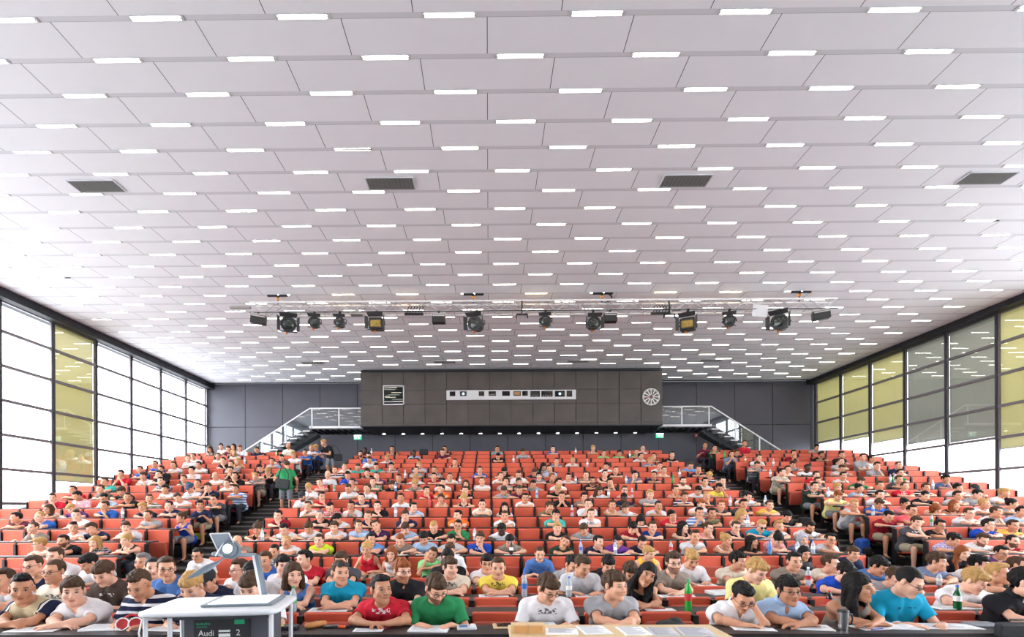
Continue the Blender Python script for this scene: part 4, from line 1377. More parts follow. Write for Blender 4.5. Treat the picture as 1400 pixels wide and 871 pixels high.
# people of the flat front rows: x y row ...
FRONT = '''
1 30 806 navy/tee~raglan f kq >T
1 99 809 white/vee f bf >
1 191 800 navy/vee~stripe w bq
2 142 784 umber~print w bf
2 74 782 cream~print u bc G
3 45 774 navy/tank H bs G
4 75 761 white f bs
4 122 770 white w kf <
4 195 769 black f gs
3 209 777 black u kc >
2 227 778 slateblue f bs G>
5 270 766 white u ks G
1 262 802 navy w yf
2 282 795 navy w kC
3 327 779 white f bs G<
2 344 785 white w ks
1 343 802 white w bf
5 375 754 darkteal/polo~plaid w kc
4 362 767 blue f bs
3 387 773 white~print f kf >
2 401 786 slateblue/tank f bB W>
4 416 765 red f ks <
2 465 783 turquoise f bc >
4 466 767 darkgrey f bf
5 501 751 red/tank f yU W
5 535 757 white/tank~print w rB W
1 521 806 red~print 3 ks >T
2 550 781 black/polo f rf Gb>
5 591 763 lightgreen H bs zT
1 596 805 green w bf Gb>
3 615 776 cream~print f bf >
4 612 764 black f kf
5 615 752 white f bf
4 666 771 white f kf G
3 681 777 yellow~print f bs
5 738 759 slateblue w bc
1 749 805 white~print w bf G>
1 840 801 grey/vee f bf >
1 1015 816 white/polo 4 ks G
3 796 774 lightgrey w bs >
4 782 772 grey w ks >
4 832 772 black w kf
3 862 783 white w bf b
2 884 786 black/tank f kL WTz
5 887 757 amber/tank f yf >
3 921 770 taupe/vee f by Gb
4 946 765 white w yf
4 1009 767 cream f kf >
2 1034 780 paleyellow w yf >
4 1086 768 taupe~print f ks
5 1100 770 darkgrey f kB W
4 1136 771 cream f bs >
5 1167 765 navy w bf
3 1157 783 royal w kf
4 1201 774 slateblue w kf >
1 1174 803 taupe/tank f kL W>T
1 1078 808 lightblue/polo f kf GT
1 1243 796 turquoise~print w kc G>
3 1223 792 grey w bs
4 1281 768 slate f bf >
5 1316 774 black f rL W
4 1339 772 white f kf >
5 1369 765 purple f ks G
2 1332 794 white w yf >
3 1365 784 darkgreen/tank f ys >
4 1392 774 pink/tank h bs W>
1 1404 797 black/polo f kf >
2 4 794 lightgrey f bs
'''
CC = dict(maroon=(98, 34, 58), red=(196, 36, 54), pink=(232, 140, 152), white=(222, 219, 222), purple=(92, 52, 110), blue=(48, 98, 180), taupe=(140, 128, 118), navy=(32, 38, 66),
 black=(30, 29, 33), cream=(226, 216, 198), olive=(116, 108, 80), lightblue=(164, 190, 222), grey=(158, 158, 162), lightgrey=(200, 200, 205), royal=(30, 72, 180), teal=(60, 176, 166), darkteal=(38, 100, 110),
 darkgrey=(74, 74, 80), whiteblue=(226, 232, 240), hotpink=(238, 60, 110), green=(44, 132, 82), darkred=(142, 26, 42), lime=(196, 220, 40), plum=(58, 36, 74), sky=(96, 150, 216), orange=(240, 112, 36),
 cyan=(30, 176, 196), slate=(112, 126, 156), darkgreen=(38, 54, 44), violet=(118, 66, 160), lightgreen=(134, 214, 140), yellow=(238, 216, 90), mustard=(240, 196, 90), turquoise=(24, 152, 188),
 navyblue=(30, 58, 122), paleyellow=(234, 224, 150), rose=(232, 100, 112), denim=(74, 98, 140), lilac=(196, 188, 218), umber=(74, 60, 54), slateblue=(74, 112, 172), amber=(246, 184, 60))
CW = dict(maroon='maroon', taupe='taupe', navy='navy blue', cream='cream', olive='olive brown', lightblue='light blue', lightgrey='light grey', royal='royal blue', darkteal='dark teal', darkgrey='dark grey',
 whiteblue='white and blue', hotpink='bright pink', darkred='dark red', plum='dark plum', sky='sky blue', slate='slate grey', darkgreen='dark green', lightgreen='light green', mustard='golden yellow',
 navyblue='deep blue', paleyellow='pale yellow', rose='rose pink', denim='denim blue', umber='dark brown', slateblue='mid blue', amber='orange-yellow')
HC = dict(k=(24, 19, 19), b=(70, 50, 36), y=(176, 136, 84), r=(134, 72, 38), g=(110, 106, 106), n=(80, 64, 54))
HWD = dict(k='black', b='brown', y='blond', r='reddish', g='grey', n='thin')
HST = dict(s='short', q='quiff', c='crop', f='fringe', y='curly', n='bald', L='long', B='bob', U='bun', H='hijab', C='cap')
HSW = dict(s='short {} hair', q='swept-up {} hair', c='cropped {} hair', f='tousled {} hair', y='curly {} hair', n='a bald head', L='long {} hair', B='chin-length {} hair', U='tied-up {} hair', H='a headscarf', C='a cap')
def node_math(nt, op, a, b=None, c=None):
    n = nt.nodes.new('ShaderNodeMath'); n.operation = op
    for i, v in enumerate((a, b, c)):
        if v is None: continue
        if isinstance(v, (int, float)): n.inputs[i].default_value = v
        else: nt.links.new(v, n.inputs[i])
    return n.outputs[0]
def skin_mat(name, rgb, beard=None, browc=(60, 44, 36)):
    if name in MATS: return MATS[name]
    m = bpy.data.materials.new(name); m.use_nodes = True; nt = m.node_tree; b = nt.nodes['Principled BSDF']
    b.inputs['Roughness'].default_value = .52; b.inputs['Specular IOR Level'].default_value = .35
    at_ = nt.nodes.new('ShaderNodeAttribute'); at_.attribute_name = 'face_pos'
    sp = nt.nodes.new('ShaderNodeSeparateXYZ'); nt.links.new(at_.outputs['Vector'], sp.inputs[0])
    X, Y, Z = sp.outputs; AX = node_math(nt, 'ABSOLUTE', X)
    front = node_math(nt, 'LESS_THAN', Y, -.03)
    def ell(x, cx, cz, rx, rz, soft=.35):
        a = node_math(nt, 'DIVIDE', node_math(nt, 'SUBTRACT', x, cx), rx); c = node_math(nt, 'DIVIDE', node_math(nt, 'SUBTRACT', Z, cz), rz)
        d = node_math(nt, 'ADD', node_math(nt, 'MULTIPLY', a, a), node_math(nt, 'MULTIPLY', c, c))
        n = nt.nodes.new('ShaderNodeMapRange'); nt.links.new(d, n.inputs[0]); n.inputs[1].default_value = 1+soft; n.inputs[2].default_value = 1-soft
        return node_math(nt, 'MULTIPLY', n.outputs[0], front)
    cur = None
    c = srgb(rgb)
    tc = nt.nodes.new('ShaderNodeTexCoord'); ns = nt.nodes.new('ShaderNodeTexNoise'); ns.inputs['Scale'].default_value = 14; nt.links.new(tc.outputs['Object'], ns.inputs['Vector'])
    mx0 = nt.nodes.new('ShaderNodeMix'); mx0.data_type = 'RGBA'; mx0.inputs[6].default_value = (c[0]*.94, c[1]*.90, c[2]*.88, 1); mx0.inputs[7].default_value = (min(1, c[0]*1.04), c[1]*1.05, c[2]*1.05, 1)
    nt.links.new(ns.outputs['Fac'], mx0.inputs[0]); cur = mx0.outputs[2]
    def over(cur, fac, rgb, k=1.0):
        mx = nt.nodes.new('ShaderNodeMix'); mx.data_type = 'RGBA'; nt.links.new(node_math(nt, 'MULTIPLY', fac, k), mx.inputs[0]); nt.links.new(cur, mx.inputs[6]); mx.inputs[7].default_value = (*srgb(rgb), 1); return mx.outputs[2]
    if beard:
        r = node_math(nt, 'MULTIPLY', node_math(nt, 'LESS_THAN', node_math(nt, 'ADD', Z, node_math(nt, 'MULTIPLY', AX, -.35)), -.052), node_math(nt, 'LESS_THAN', Y, .01))
        r2_ = ell(AX, 0., -.047, .034, .008); r = node_math(nt, 'MAXIMUM', r, r2_)
        r = node_math(nt, 'MULTIPLY', r, node_math(nt, 'GREATER_THAN', Z, -.125))
        cur = over(cur, r, beard, .85)
    cur = over(cur, ell(X, 0, -.060, .023, .0095), (int(rgb[0]*.80), int(rgb[1]*.58), int(rgb[2]*.58)), .8)
    cur = over(cur, ell(AX, .034, .0275, .019, .0048), browc, .85)
    cur = over(cur, ell(AX, .032, .0075, .0165, .0085), (int(rgb[0]*.36), int(rgb[1]*.28), int(rgb[2]*.27)), .85)
    cur = over(cur, ell(AX, .032, .0055, .0125, .0046), (190, 180, 172), 1)
    cur = over(cur, ell(AX, .032, .0055, .0066, .0060), (38, 28, 24), 1)
    nt.links.new(cur, b.inputs['Base Color']); MATS[name] = m; return m
def cloth(colname, pat=''):
    key = 'cloth_'+colname+pat
    if key in MATS: return MATS[key]
    m = bpy.data.materials.new(key); m.use_nodes = True; nt = m.node_tree; b = nt.nodes['Principled BSDF']; c = srgb(CC[colname])
    b.inputs['Roughness'].default_value = .85; b.inputs['Specular IOR Level'].default_value = .2
    tc = nt.nodes.new('ShaderNodeTexCoord'); sp = nt.nodes.new('ShaderNodeSeparateXYZ'); nt.links.new(tc.outputs['Object'], sp.inputs[0]); X, Y, Z = sp.outputs
    ns = nt.nodes.new('ShaderNodeTexNoise'); ns.inputs['Scale'].default_value = 26; ns.inputs['Detail'].default_value = 5; nt.links.new(tc.outputs['Object'], ns.inputs['Vector'])
    mx = nt.nodes.new('ShaderNodeMix'); mx.data_type = 'RGBA'; nt.links.new(ns.outputs['Fac'], mx.inputs[0]); mx.inputs[6].default_value = (*[v*.90 for v in c], 1); mx.inputs[7].default_value = (*[min(1, v*1.08) for v in c], 1); cur = mx.outputs[2]
    lum = sum(CC[colname])/3; alt = (40, 44, 60) if lum > 120 else (225, 225, 230)
    if colname == 'whiteblue': alt = (40, 110, 200)
    if colname == 'red' and pat == '~plaid': alt = (240, 225, 225)
    if colname == 'pink': alt = (240, 225, 228)
    if colname in ('lilac', 'slate', 'lightblue'): alt = (90, 80, 130)
    def over(cur, fac, rgb, k=1.):
        q = nt.nodes.new('ShaderNodeMix'); q.data_type = 'RGBA'; nt.links.new(node_math(nt, 'MULTIPLY', fac, k), q.inputs[0]); nt.links.new(cur, q.inputs[6]); q.inputs[7].default_value = (*srgb(rgb), 1); return q.outputs[2]
    fr = lambda v, f, o=0.: node_math(nt, 'FRACT', node_math(nt, 'ADD', node_math(nt, 'MULTIPLY', v, f), o))
    if pat == '~stripe': cur = over(cur, node_math(nt, 'LESS_THAN', fr(Z, 14., .3), .38), alt)
    elif pat == '~plaid':
        cur = over(cur, node_math(nt, 'LESS_THAN', fr(X, 22.), .3), alt, .55); cur = over(cur, node_math(nt, 'LESS_THAN', fr(Z, 22.), .3), alt, .55)
    elif pat == '~print':
        zc = .86; a = node_math(nt, 'LESS_THAN', node_math(nt, 'ABSOLUTE', X), .085); q = node_math(nt, 'LESS_THAN', node_math(nt, 'ABSOLUTE', node_math(nt, 'SUBTRACT', Z, zc)), .028)
        f = node_math(nt, 'LESS_THAN', Y, -.40); n2 = nt.nodes.new('ShaderNodeTexNoise'); n2.inputs['Scale'].default_value = 42; nt.links.new(tc.outputs['Object'], n2.inputs['Vector'])
        t = node_math(nt, 'GREATER_THAN', n2.outputs['Fac'], .5); cur = over(cur, node_math(nt, 'MULTIPLY', node_math(nt, 'MULTIPLY', a, q), node_math(nt, 'MULTIPLY', f, t)), alt if colname != 'turquoise' else (30, 60, 90), .85)
    elif pat == '~raglan':
        a = node_math(nt, 'LESS_THAN', node_math(nt, 'ABSOLUTE', X), .13); cur = over(cur, a, (190, 172, 140))
        w_ = node_math(nt, 'LESS_THAN', node_math(nt, 'ABSOLUTE', node_math(nt, 'SUBTRACT', node_math(nt, 'ABSOLUTE', X), .15)), .009); cur = over(cur, w_, (230, 230, 230))
    nt.links.new(cur, b.inputs['Base Color'])
    bp = nt.nodes.new('ShaderNodeBump'); bp.inputs['Strength'].default_value = .35; bp.inputs['Distance'].default_value = .012; n3 = nt.nodes.new('ShaderNodeTexNoise'); n3.inputs['Scale'].default_value = 16; nt.links.new(tc.outputs['Object'], n3.inputs['Vector'])
    nt.links.new(n3.outputs['Fac'], bp.inputs['Height']); nt.links.new(bp.outputs['Normal'], b.inputs['Normal'])
    MATS[key] = m; return m
def hair_mat(c):
    key = 'hair_'+c
    if key in MATS: return MATS[key]
    m = mat(key, HC[c], .6, spec=.18, noise=.4, nscale=90, bump=.6, bscale=140); return m
mat('glasses_frame', (26, 24, 26), .35); mat('headscarf_grey', (150, 152, 166), .8, noise=.25, nscale=40); mat('cap_cloth', (48, 66, 96), .8, noise=.1); mat('cap_black', (30, 30, 36), .8)
mat('trousers_dark', (44, 46, 58), .85, noise=.12, nscale=20); mat('shorts_khaki', (168, 156, 134), .85, noise=.1); mat('shorts_grey', (128, 132, 142), .85, noise=.15); mat('shoe_dark', (34, 32, 34), .6)
SKIN = {'l0': (214, 160, 132), 'l1': (204, 148, 118), 'l2': (222, 172, 148), 'T': (190, 134, 104), 'D': (74, 48, 38)}
BEARD = {'k': (44, 32, 28), 'b': (96, 66, 48), 'r': (140, 88, 54), 'y': (150, 110, 70)}
FAM = {'low': .89, 'mid': .945, 'high': 1.01, 'up': 1.09}
def hoff(arm):
    return (-.065, .145) if arm == 'u' else (-.12, .10) if arm in 'w4' else (-.13, .04) if arm == 'l' else (-.095, .125) if arm in 'hH12' else (-.10, .118)
def make_pose(neckz, arm, look, fem, tilt, stand=None):
    ny = -.35 if neckz < .99 else (-.32 if neckz < 1.06 else -.27)
    nx = 0.
    pitch = {'w': .50, 'f': .06, 'u': .02, 'h': .12, 'H': .12, '1': .08, '3': -.05, '2': .15, '4': .62, 'l': .75, 'p': .22}[arm]
    yaw = {'<': -.62, '>': .62, '': 0}[look]
    if arm == 'w' and yaw: yaw *= .8
    roll = {'z': .42, 'x': -.30, '': 0}[tilt]
    if arm in ('h',): roll += .10
    if arm in ('H',): roll -= .10
    if tilt == 'z': nx = 0.
    neck = V3(nx, ny, neckz)
    ho = hoff(arm); hd = (math.sin(roll)*.10, ho[0]+.01, ho[1]-.03)
    hc = neck+V3(hd[0], hd[1]-.01, hd[2]+.03)
    HM = head_matrix(None, yaw, pitch, roll)
    dz = .772
    L = ('desk', (-.12, -.62, dz), (-.6, .15, -.8), (.75, -.65, 0)); Rr = ('desk', (.12, -.62, dz), (.6, .15, -.8), (-.75, -.65, 0))
    def face(sg, loc, d, n, c='face'):
        w = hc+HM @ V3(*loc); return ('face', tuple(w), (sg*.55, -.25, -1), d, n, c)
    if arm == 'w':
        L = ('desk', (-.13, -.60, dz), (-.6, .15, -.8), (.8, -.6, 0)); Rr = ('desk', (.15, -.63, dz+.005), (.6, .15, -.8), (-.75, -.6, -.05), (0, 0, -1), 'pen')
    elif arm in ('f',):
        L = ('desk', (.035, -.615, dz), (-.6, .1, -.8), (1, -.12, 0)); Rr = ('desk', (-.02, -.665, dz+.008), (.6, -.1, -.8), (-1, .12, 0))
    elif arm == 'u':
        L = ('desk', (-.22, -.60, dz), (-.5, .3, -.8), (.25, -.95, 0)); Rr = ('desk', (.20, -.60, dz), (.5, .3, -.8), (-.3, -.95, 0))
    elif arm == '3':
        L = ('desk', (-.085, -.64, dz+.02), (-.6, .1, -.8), (1, -.25, .05), (.1, .1, -1), 'face'); Rr = ('desk', (.085, -.65, dz+.02), (.6, .1, -.8), (-1, -.2, .05), (0, .1, -1), 'face')
    elif arm in ('h', '1'):
        Rr = face(1, (.055 if arm == 'h' else .03, -.085, -.185 if arm == 'h' else -.17), (-.15 if arm == 'h' else -.35, .15, 1), (-.5, 1, 0), 'fist' if arm == '1' else 'face'); L = ('desk', (.02, -.63, dz), (-.6, .1, -.8), (1, -.1, 0))
    elif arm == 'H':
        L = face(-1, (-.075, -.05, -.16), (.05, .1, 1), (.6, .9, 0), 'face'); Rr = ('desk', (-.02, -.63, dz), (.6, .1, -.8), (-1, -.1, 0))
    elif arm == '2':
        L = face(-1, (-.045, -.105, -.17), (.45, -.05, 1), (.6, 1, 0), 'pen'); Rr = face(1, (.045, -.105, -.17), (-.45, -.05, 1), (-.6, 1, 0), 'pen')
    elif arm == '4':
        Rr = face(1, (.075, -.105, -.03), (-.45, .15, 1), (-.2, 1, 0), 'face'); L = ('desk', (-.06, -.63, dz), (-.6, .1, -.8), (.9, -.4, 0))
    elif arm == 'p':
        L = ('lap', (-.10, -.44, .64), (-.7, .3, -.6), (.6, -.75, -.1), (0, 0, -1), 'face'); Rr = ('lap', (.10, -.46, .65), (.7, .3, -.6), (-.6, -.75, -.1), (0, 0, -1), 'face')
    elif arm == 'l':
        L = ('desk', (.06, -.62, dz), (-.6, .1, -.8), (1, -.12, 0)); Rr = ('desk', (-.06, -.67, dz+.01), (.6, -.1, -.8), (-1, .12, 0))
    return Pose(neck=tuple(neck), head=(yaw, pitch, roll), hd=hd, hands=[L, Rr], female=fem, build=.93 if fem else 1.0)
CACHE = {}
def cached(key, fn):
    if key not in CACHE: CACHE[key] = fn()
    return CACHE[key]
def body_of(key, h):
    neckz, arm, look, fem, tilt = key
    def f():
        p = make_pose(neckz, arm, look, fem, tilt); V, Q, A = body_mesh(p, h); me = np_mesh('body', V, Q, [skin_mat('skin_l0', SKIN['l0'])], attr=A); return p, me, (V, Q, A) if h > .015 else None
    return cached(('body', key, h), f)
def top_of(key, h, kind):
    def f():
        p = body_of(key, h)[0]; V, Q = top_mesh(p, h, kind, seed=(hash(key[1])*0+ord(key[1])) % 7); me = np_mesh('top', V, Q, [M('white_metal')]); return me, (V, Q)
    return cached(('top', key, h, kind), f)
def hair_of(style, h): return cached(('hair', style, h), lambda: (lambda VQ: (np_mesh('hair', VQ[0], VQ[1], [M('white_metal')]), VQ))(hair_mesh(style, h)))
def pants_of(kind, h):
    def f():
        p = make_pose(.925, 'f', '', False, ''); V, Q = pants_mesh(p, h, kind); return np_mesh('trousers', V, Q, [M('trousers_dark')]), (V, Q)
    return cached(('pants', kind, h), f)
def shoes_of(h):
    def f():
        p = make_pose(.925, 'f', '', False, ''); return [np_mesh('shoe', V, Q, [M('shoe_dark')]) for V, Q in shoe_mesh(p, h)]
    return cached(('shoes', h), f)
def glasses_me():
    def f():
        g = MB()
        for sg in (-1, 1):
            pts = [(sg*.034+.021*math.cos(a*PI/6), -.102, .004+.0155*math.sin(a*PI/6)) for a in range(13)]; g.tube(pts, .0024, 5, cap=False); g.tube([(sg*.055, -.101, .010), (sg*.080, -.06, .012), (sg*.084, .01, .010)], .0022, 5)
        g.tube([(-.013, -.104, .008), (0, -.108, .011), (.013, -.104, .008)], .0022, 5); me = g.mesh('glasses'); me.materials.append(M('glasses_frame')); return me
    return cached('glasses', f)
def setm(o, m):
    o.material_slots[0].link = 'OBJECT'; o.material_slots[0].material = m
def m4(HM, c): HM = HM*HS; return Matrix(((HM[0][0], HM[0][1], HM[0][2], c[0]), (HM[1][0], HM[1][1], HM[1][2], c[1]), (HM[2][0], HM[2][1], HM[2][2], c[2]), (0, 0, 0, 1)))
def parse():
    out = []
    for ln in PEOPLE.strip().splitlines():
        t = ln.split(); out.append(dict(x=float(t[0]), y=float(t[1]), desk=float(t[2]), top=t[3], pose=t[4], hair=t[5], fl=t[6] if len(t) > 6 else '', row=None))
    for ln in FRONT.strip().splitlines():
        t = ln.split(); out.append(dict(x=float(t[1]), y=float(t[2]), desk=None, row=int(t[0]), top=t[3], pose=t[4], hair=t[5], fl=t[6] if len(t) > 6 else ''))
    for p in out:
        if p['row'] is None:
            best = None
            for k in range(6, 20):
                P_ = at(p['x'], 700, row_d(k-1)); q = proj((P_.x, row_d(k-1)+.03, row_top(k-1)))
                if best is None or abs(q[1]-p['desk']) < best[0]: best = (abs(q[1]-p['desk']), k)
            p['row'] = best[1]
        k = p['row']
        if k == 5 and p['pose'] in 'wfu': p['pose'] = 'p'
        tk = p['top'].split('~'); p['pat'] = '~'+tk[1] if len(tk) > 1 else ''; ck = tk[0].split('/'); p['col'] = ck[0]; p['kind'] = ck[1] if len(ck) > 1 else 'tee'
        p['fem'] = 'W' in p['fl']; p['look'] = '<' if '<' in p['fl'] else '>' if '>' in p['fl'] else ''; p['tilt'] = 'z' if 'z' in p['fl'] else 'x' if 'x' in p['fl'] else ''
        q = at(p['x'], p['y'], row_d(k)-.46); p['hz'] = q.z-row_f(k); p['hx'] = q.x
        p['D'] = row_d(k)-.46
        p['blk'] = 'front' if k <= 4 else 'left' if q.x < -6.3 else 'right' if q.x > 8.1 else 'middle'
    return out
PP = parse()
POSEW = {'w': 'head bent down writing', 'f': 'arms folded on the desk', 'u': 'sitting upright', 'h': 'cheek resting on one hand', 'H': 'hand raised beside the head', '1': 'one fist held at the mouth', '3': 'hands clasped on the desk', '2': 'both hands in front of the mouth', '4': 'hand pressed to the forehead', 'l': 'slumped low over the desk', 'p': 'hands in the lap'}
KW = {'tee': 't-shirt', 'vee': 'v-neck t-shirt', 'polo': 'collared shirt', 'tank': 'sleeveless top', 'long': 'long-sleeved top'}
PW = {'': '', '~stripe': 'striped ', '~plaid': 'checked ', '~print': 'printed ', '~raglan': 'two-tone '}
BW = {'left': 'left block', 'middle': 'middle block', 'right': 'right block', 'front': 'front rows'}
PN = {'tee': 'tshirt', 'vee': 'tshirt', 'polo': 'shirt', 'tank': 'tank_top', 'long': 'pullover'}
def label_people(pp):
    def base(p):
        w = HSW[p['hair'][1]].format(HWD[p['hair'][0]]); c = CW.get(p['col'], p['col'])
        return '%s in %s%s %s, %s' % ('woman' if p['fem'] else 'man', PW[p['pat']], c, KW[p['kind']], w)
    by = {}
    for p in pp: by.setdefault((p['row'], p['blk']), []).append(p)
    for (k, b), L_ in by.items():
        L_.sort(key=lambda q: q['x'])
        for i, p in enumerate(L_):
            s = base(p)
            s += ', %s row%s, %s from left' % (ORD[k-1], '' if b == 'front' else ' '+BW[b], ORD[i]); p['label'] = s
            n = len(s.replace(',', ' ').split())
            for o_, n_ in (('collared shirt', 'shirt'), ('sleeveless top', 'top'), ('v-neck t-shirt', 't-shirt'), (' hair,', ','), ('printed ', '')):
                if len(p['label'].split()) > 16: p['label'] = p['label'].replace(o_, n_)
PP.sort(key=lambda p: (p['row'], p['x']))
# claim the seats people sit in
for p in PP:
    best = None
    for (k, b, i, x) in SEATS:
        if k == p['row'] and (best is None or abs(x-p['hx']) < best[0]) and (k, b, i) not in OCC: best = (abs(x-p['hx']), (k, b, i))
    if best and best[0] < .5: OCC.add(best[1])
VIS = [p for p in PP if p['x'] > -15]
# the 300 nearest are individuals
VIS.sort(key=lambda p: p['D'])
NEAR, FARP = VIS[:297], VIS[297:]
label_people(VIS)
def res_for(row): return .0075 if row <= 2 else .0095 if row <= 5 else .0125 if row <= 9 else .016
def plan(p):
    fem = p['fem']; row = p['row']
    hz = p['hz']; target = hz-hoff(p['pose'])[1]
    if row <= 4: nz = round(min(max(target, .86), 1.14), 2)
    else: nz = min(FAM.values(), key=lambda v: abs(v-target))
    return (nz, p['pose'], p['look'], fem, p['tilt']), target-nz
def skin_of(p):
    t = 'D' if 'D' in p['fl'] else 'T' if 'T' in p['fl'] else ('l%d' % (int(p['x']*7+p['y']) % 3)); hc_ = p['hair'][0]
    if 'b' in p['fl']: return skin_mat('skin_%s_beard_%s' % (t, hc_), SKIN[t], beard=BEARD.get(hc_, BEARD['k']), browc=tuple(int(v*.9) for v in HC[hc_]))
    bc = 'k' if hc_ in 'kgn' else 'y' if hc_ == 'y' else 'b'
    return skin_mat('skin_%s_%s' % (t, bc), SKIN[t], browc={'k': (44, 32, 28), 'y': (140, 104, 70), 'b': (76, 54, 40)}[bc])
def place(p, far=False):
    key, resid = plan(p); h = .019 if far else res_for(p['row']); P_, me, raw = body_of(key, h)
    D = row_d(p['row']); hy = P_.hc[1]; w = at(p['x'], p['y'], D+hy)
    dz = min(max(resid, -.05), .05) if p['row'] > 4 else min(max(w.z-row_f(p['row'])-P_.hc[2], -.04), .04)
    if dz > 0 and p['row'] < 5: dz *= .5
    return key, h, P_, me, raw, (w.x-P_.hc[0], D, row_f(p['row'])+dz)
def add_person(p):
    key, h, P_, me, raw, loc = place(p)
    e = empty('person', loc, 0, p['label'], 'person', 'students seated in the hall')
    b = link('body', me, e); setm(b, skin_of(p))
    tm, _ = top_of(key, h, p['kind']); t = link(PN[p['kind']], tm, e); setm(t, cloth(p['col'], p['pat']))
    if p['kind'] == 'polo' and p['row'] <= 6:
        cm = cached(('collar', key, h), lambda: (lambda VQ: np_mesh('collar', VQ[0], VQ[1], [M('white_metal')]))(collar_mesh(P_, h*.8))); c = link('collar', cm, t); setm(c, cloth(p['col'], p['pat']))
    st = HST[p['hair'][1]]; hh = .005 if p['row'] <= 4 else .007 if p['row'] <= 9 else .010
    hm = m4(P_.HM, P_.hc)
    if st == 'cap':
        o = link('hair', hair_of('crop', hh)[0], e); o.matrix_local = hm; setm(o, hair_mat(p['hair'][0]))
        o = link('cap', hair_of('cap', hh)[0], e); o.matrix_local = hm; setm(o, M('cap_cloth') if p['x'] < 270 else M('cap_black'))
    elif st == 'hijab': o = link('headscarf', hair_of('hijab', hh)[0], e); o.matrix_local = hm; setm(o, M('headscarf_grey'))
    else:
        o = link('hair', hair_of(st, hh)[0], e); o.matrix_local = hm; setm(o, hair_mat(p['hair'][0]))
    if 'G' in p['fl'] and p['row'] <= 12: o = link('glasses', glasses_me(), e); o.matrix_local = hm
    sh = 'shorts' if ('a' in p['fl'] and p['x'] != 322) or p['x'] in (501, 535) else 'long'
    o = link('shorts' if sh == 'shorts' else 'trousers', pants_of(sh, .016)[0], e)
    if sh == 'shorts': setm(o, M('shorts_khaki') if int(p['x']) % 2 else M('shorts_grey'))
    if 'a' in p['fl'] or p['row'] == 5:
        for s in shoes_of(.014): link('shoe', s, e)
    return e, P_, loc
PEO = {}
def build_people():
    for p in NEAR: PEO[(int(p['x']), int(p['y']))] = add_person(p)
    # everyone else, tiny towards the back wall: one object
    Vs, Qs, Ms, As = [], [], [], []; mats = []; o = 0
    def mid(m):
        if m not in mats: mats.append(m)
        return mats.index(m)
    def put(V, Q, m, loc, A=None, HM=None, hc=None):
        nonlocal o
        W = V if HM is None else V @ HM.T*HS+hc
        Vs.append(W+np.array(loc)); Qs.append(Q+o); Ms.append(np.full(len(Q), mid(m))); As.append(A if A is not None else np.tile(np.array([[0, 1, 0]], F4), (len(V), 1))); o += len(V)
    for p in FARP:
        key, h, P_, me, raw, loc = place(p, True); V, Q, A = raw
        put(V, Q, skin_of(p), loc, A); put(*top_of(key, h, p['kind'])[1], cloth(p['col'], p['pat'] if p['pat'] != '~print' else ''), loc)
        st = HST[p['hair'][1]]
        put(*hair_of(st if st != 'cap' else 'short', .014)[1], hair_mat(p['hair'][0]), loc, None, P_.HM, P_.hc); put(*pants_of('long', .03)[1], M('trousers_dark'), loc)
    for k_ in [k_ for k_ in CACHE if isinstance(k_, tuple) and k_[0] in ('body', 'top')]: del CACHE[k_]
    if Vs:
        me = np_mesh('distant_students', np.concatenate(Vs), np.concatenate(Qs), mats, np.concatenate(Ms), attr=np.concatenate(As)); ob = link('distant_students', me)
        tag(ob, 'students seated in the topmost rows near the back wall, too small to tell apart', 'people', kind='stuff')
build_seats(); build_desks()
import time as _t
_t0 = _t.time(); build_people(); print('PEOPLE', len(NEAR), len(FARP), 'time', round(_t.time()-_t0, 1), 'cache', len(CACHE))
# ================================================================ standing people and loose things
def on_z(px, py, z):
    d = fwd + r2*((px-PX0)/FPX) + u2*(-(py-PY0)/FPX); t = (z-EYE)/d.z
    return CAMP+d*t
def standing(name_label, P_, loc, rz, col, kind, hair, style, h=.011, shorts='shorts_grey'):
    e = empty('person', loc, rz, name_label, 'person'); V, Q, A = body_mesh(P_, h)
    link('body', np_mesh('body', V, Q, [skin_mat('skin_l1_b', SKIN['l1'], browc=(76, 54, 40))], attr=A), e)
    V, Q = top_mesh(P_, h, kind, 2); link('tshirt', np_mesh('tshirt', V, Q, [cloth(col)]), e)
    V, Q = pants_mesh(P_, .012, 'shorts'); link('shorts', np_mesh('shorts', V, Q, [M(shorts)]), e)
    for V, Q in shoe_mesh(P_, .012): link('shoe', np_mesh('shoe', V, Q, [M('shoe_dark')]), e)
    o = link('hair', hair_of(style, .007)[0], e); o.matrix_local = m4(P_.HM, P_.hc); setm(o, hair_mat(hair)); return e
mat('bag_black', (34, 34, 38), .7, noise=.1)
P1 = Pose(neck=(0, -.16, 1.44), head=(.5, .35, 0), hd=(0, -.05, .11), hip=(0, 0, .93), hands=[('hang', (-.30, -.16, .90), (-.6, .8, 0), (.1, -.3, -1)), ('hang', (.26, -.34, 1.02), (.5, .9, 0), (-.3, -.8, -.2))],
          legs=[((-.12, -.05, .50), (-.12, .04, .09), (-.14, -.14, .04)), ((.13, -.14, .52), (.12, -.10, .12), (.14, -.28, .06))])
X1 = at(391, 700, 16.1).x
standing('man in green t-shirt climbing the left aisle with a black shoulder bag, seen from behind', P1, (X1, 16.1, row_f(12)), PI+.25, 'green', 'tee', 'b', 'short')
q = MB(); q.slab(.40, .30, .10, .04, .02, (0, 0, 0), rotm(0, .12, 0)); bg = empty('shoulder_bag', (X1-.02, 15.90, row_f(12)+.98), 0, 'black shoulder bag on the back of the man in green on the stairs', 'bag')
q.build('bag', M('bag_black'), bg); s_ = MB(); s_.tube([(.16, 0, .12), (.17, .0, .30), (.06, .02, .50), (-.08, .12, .56), (-.18, .2, .30), (-.2, .1, .1)], .013, 6); s_.build('strap', M('bag_black'), bg)
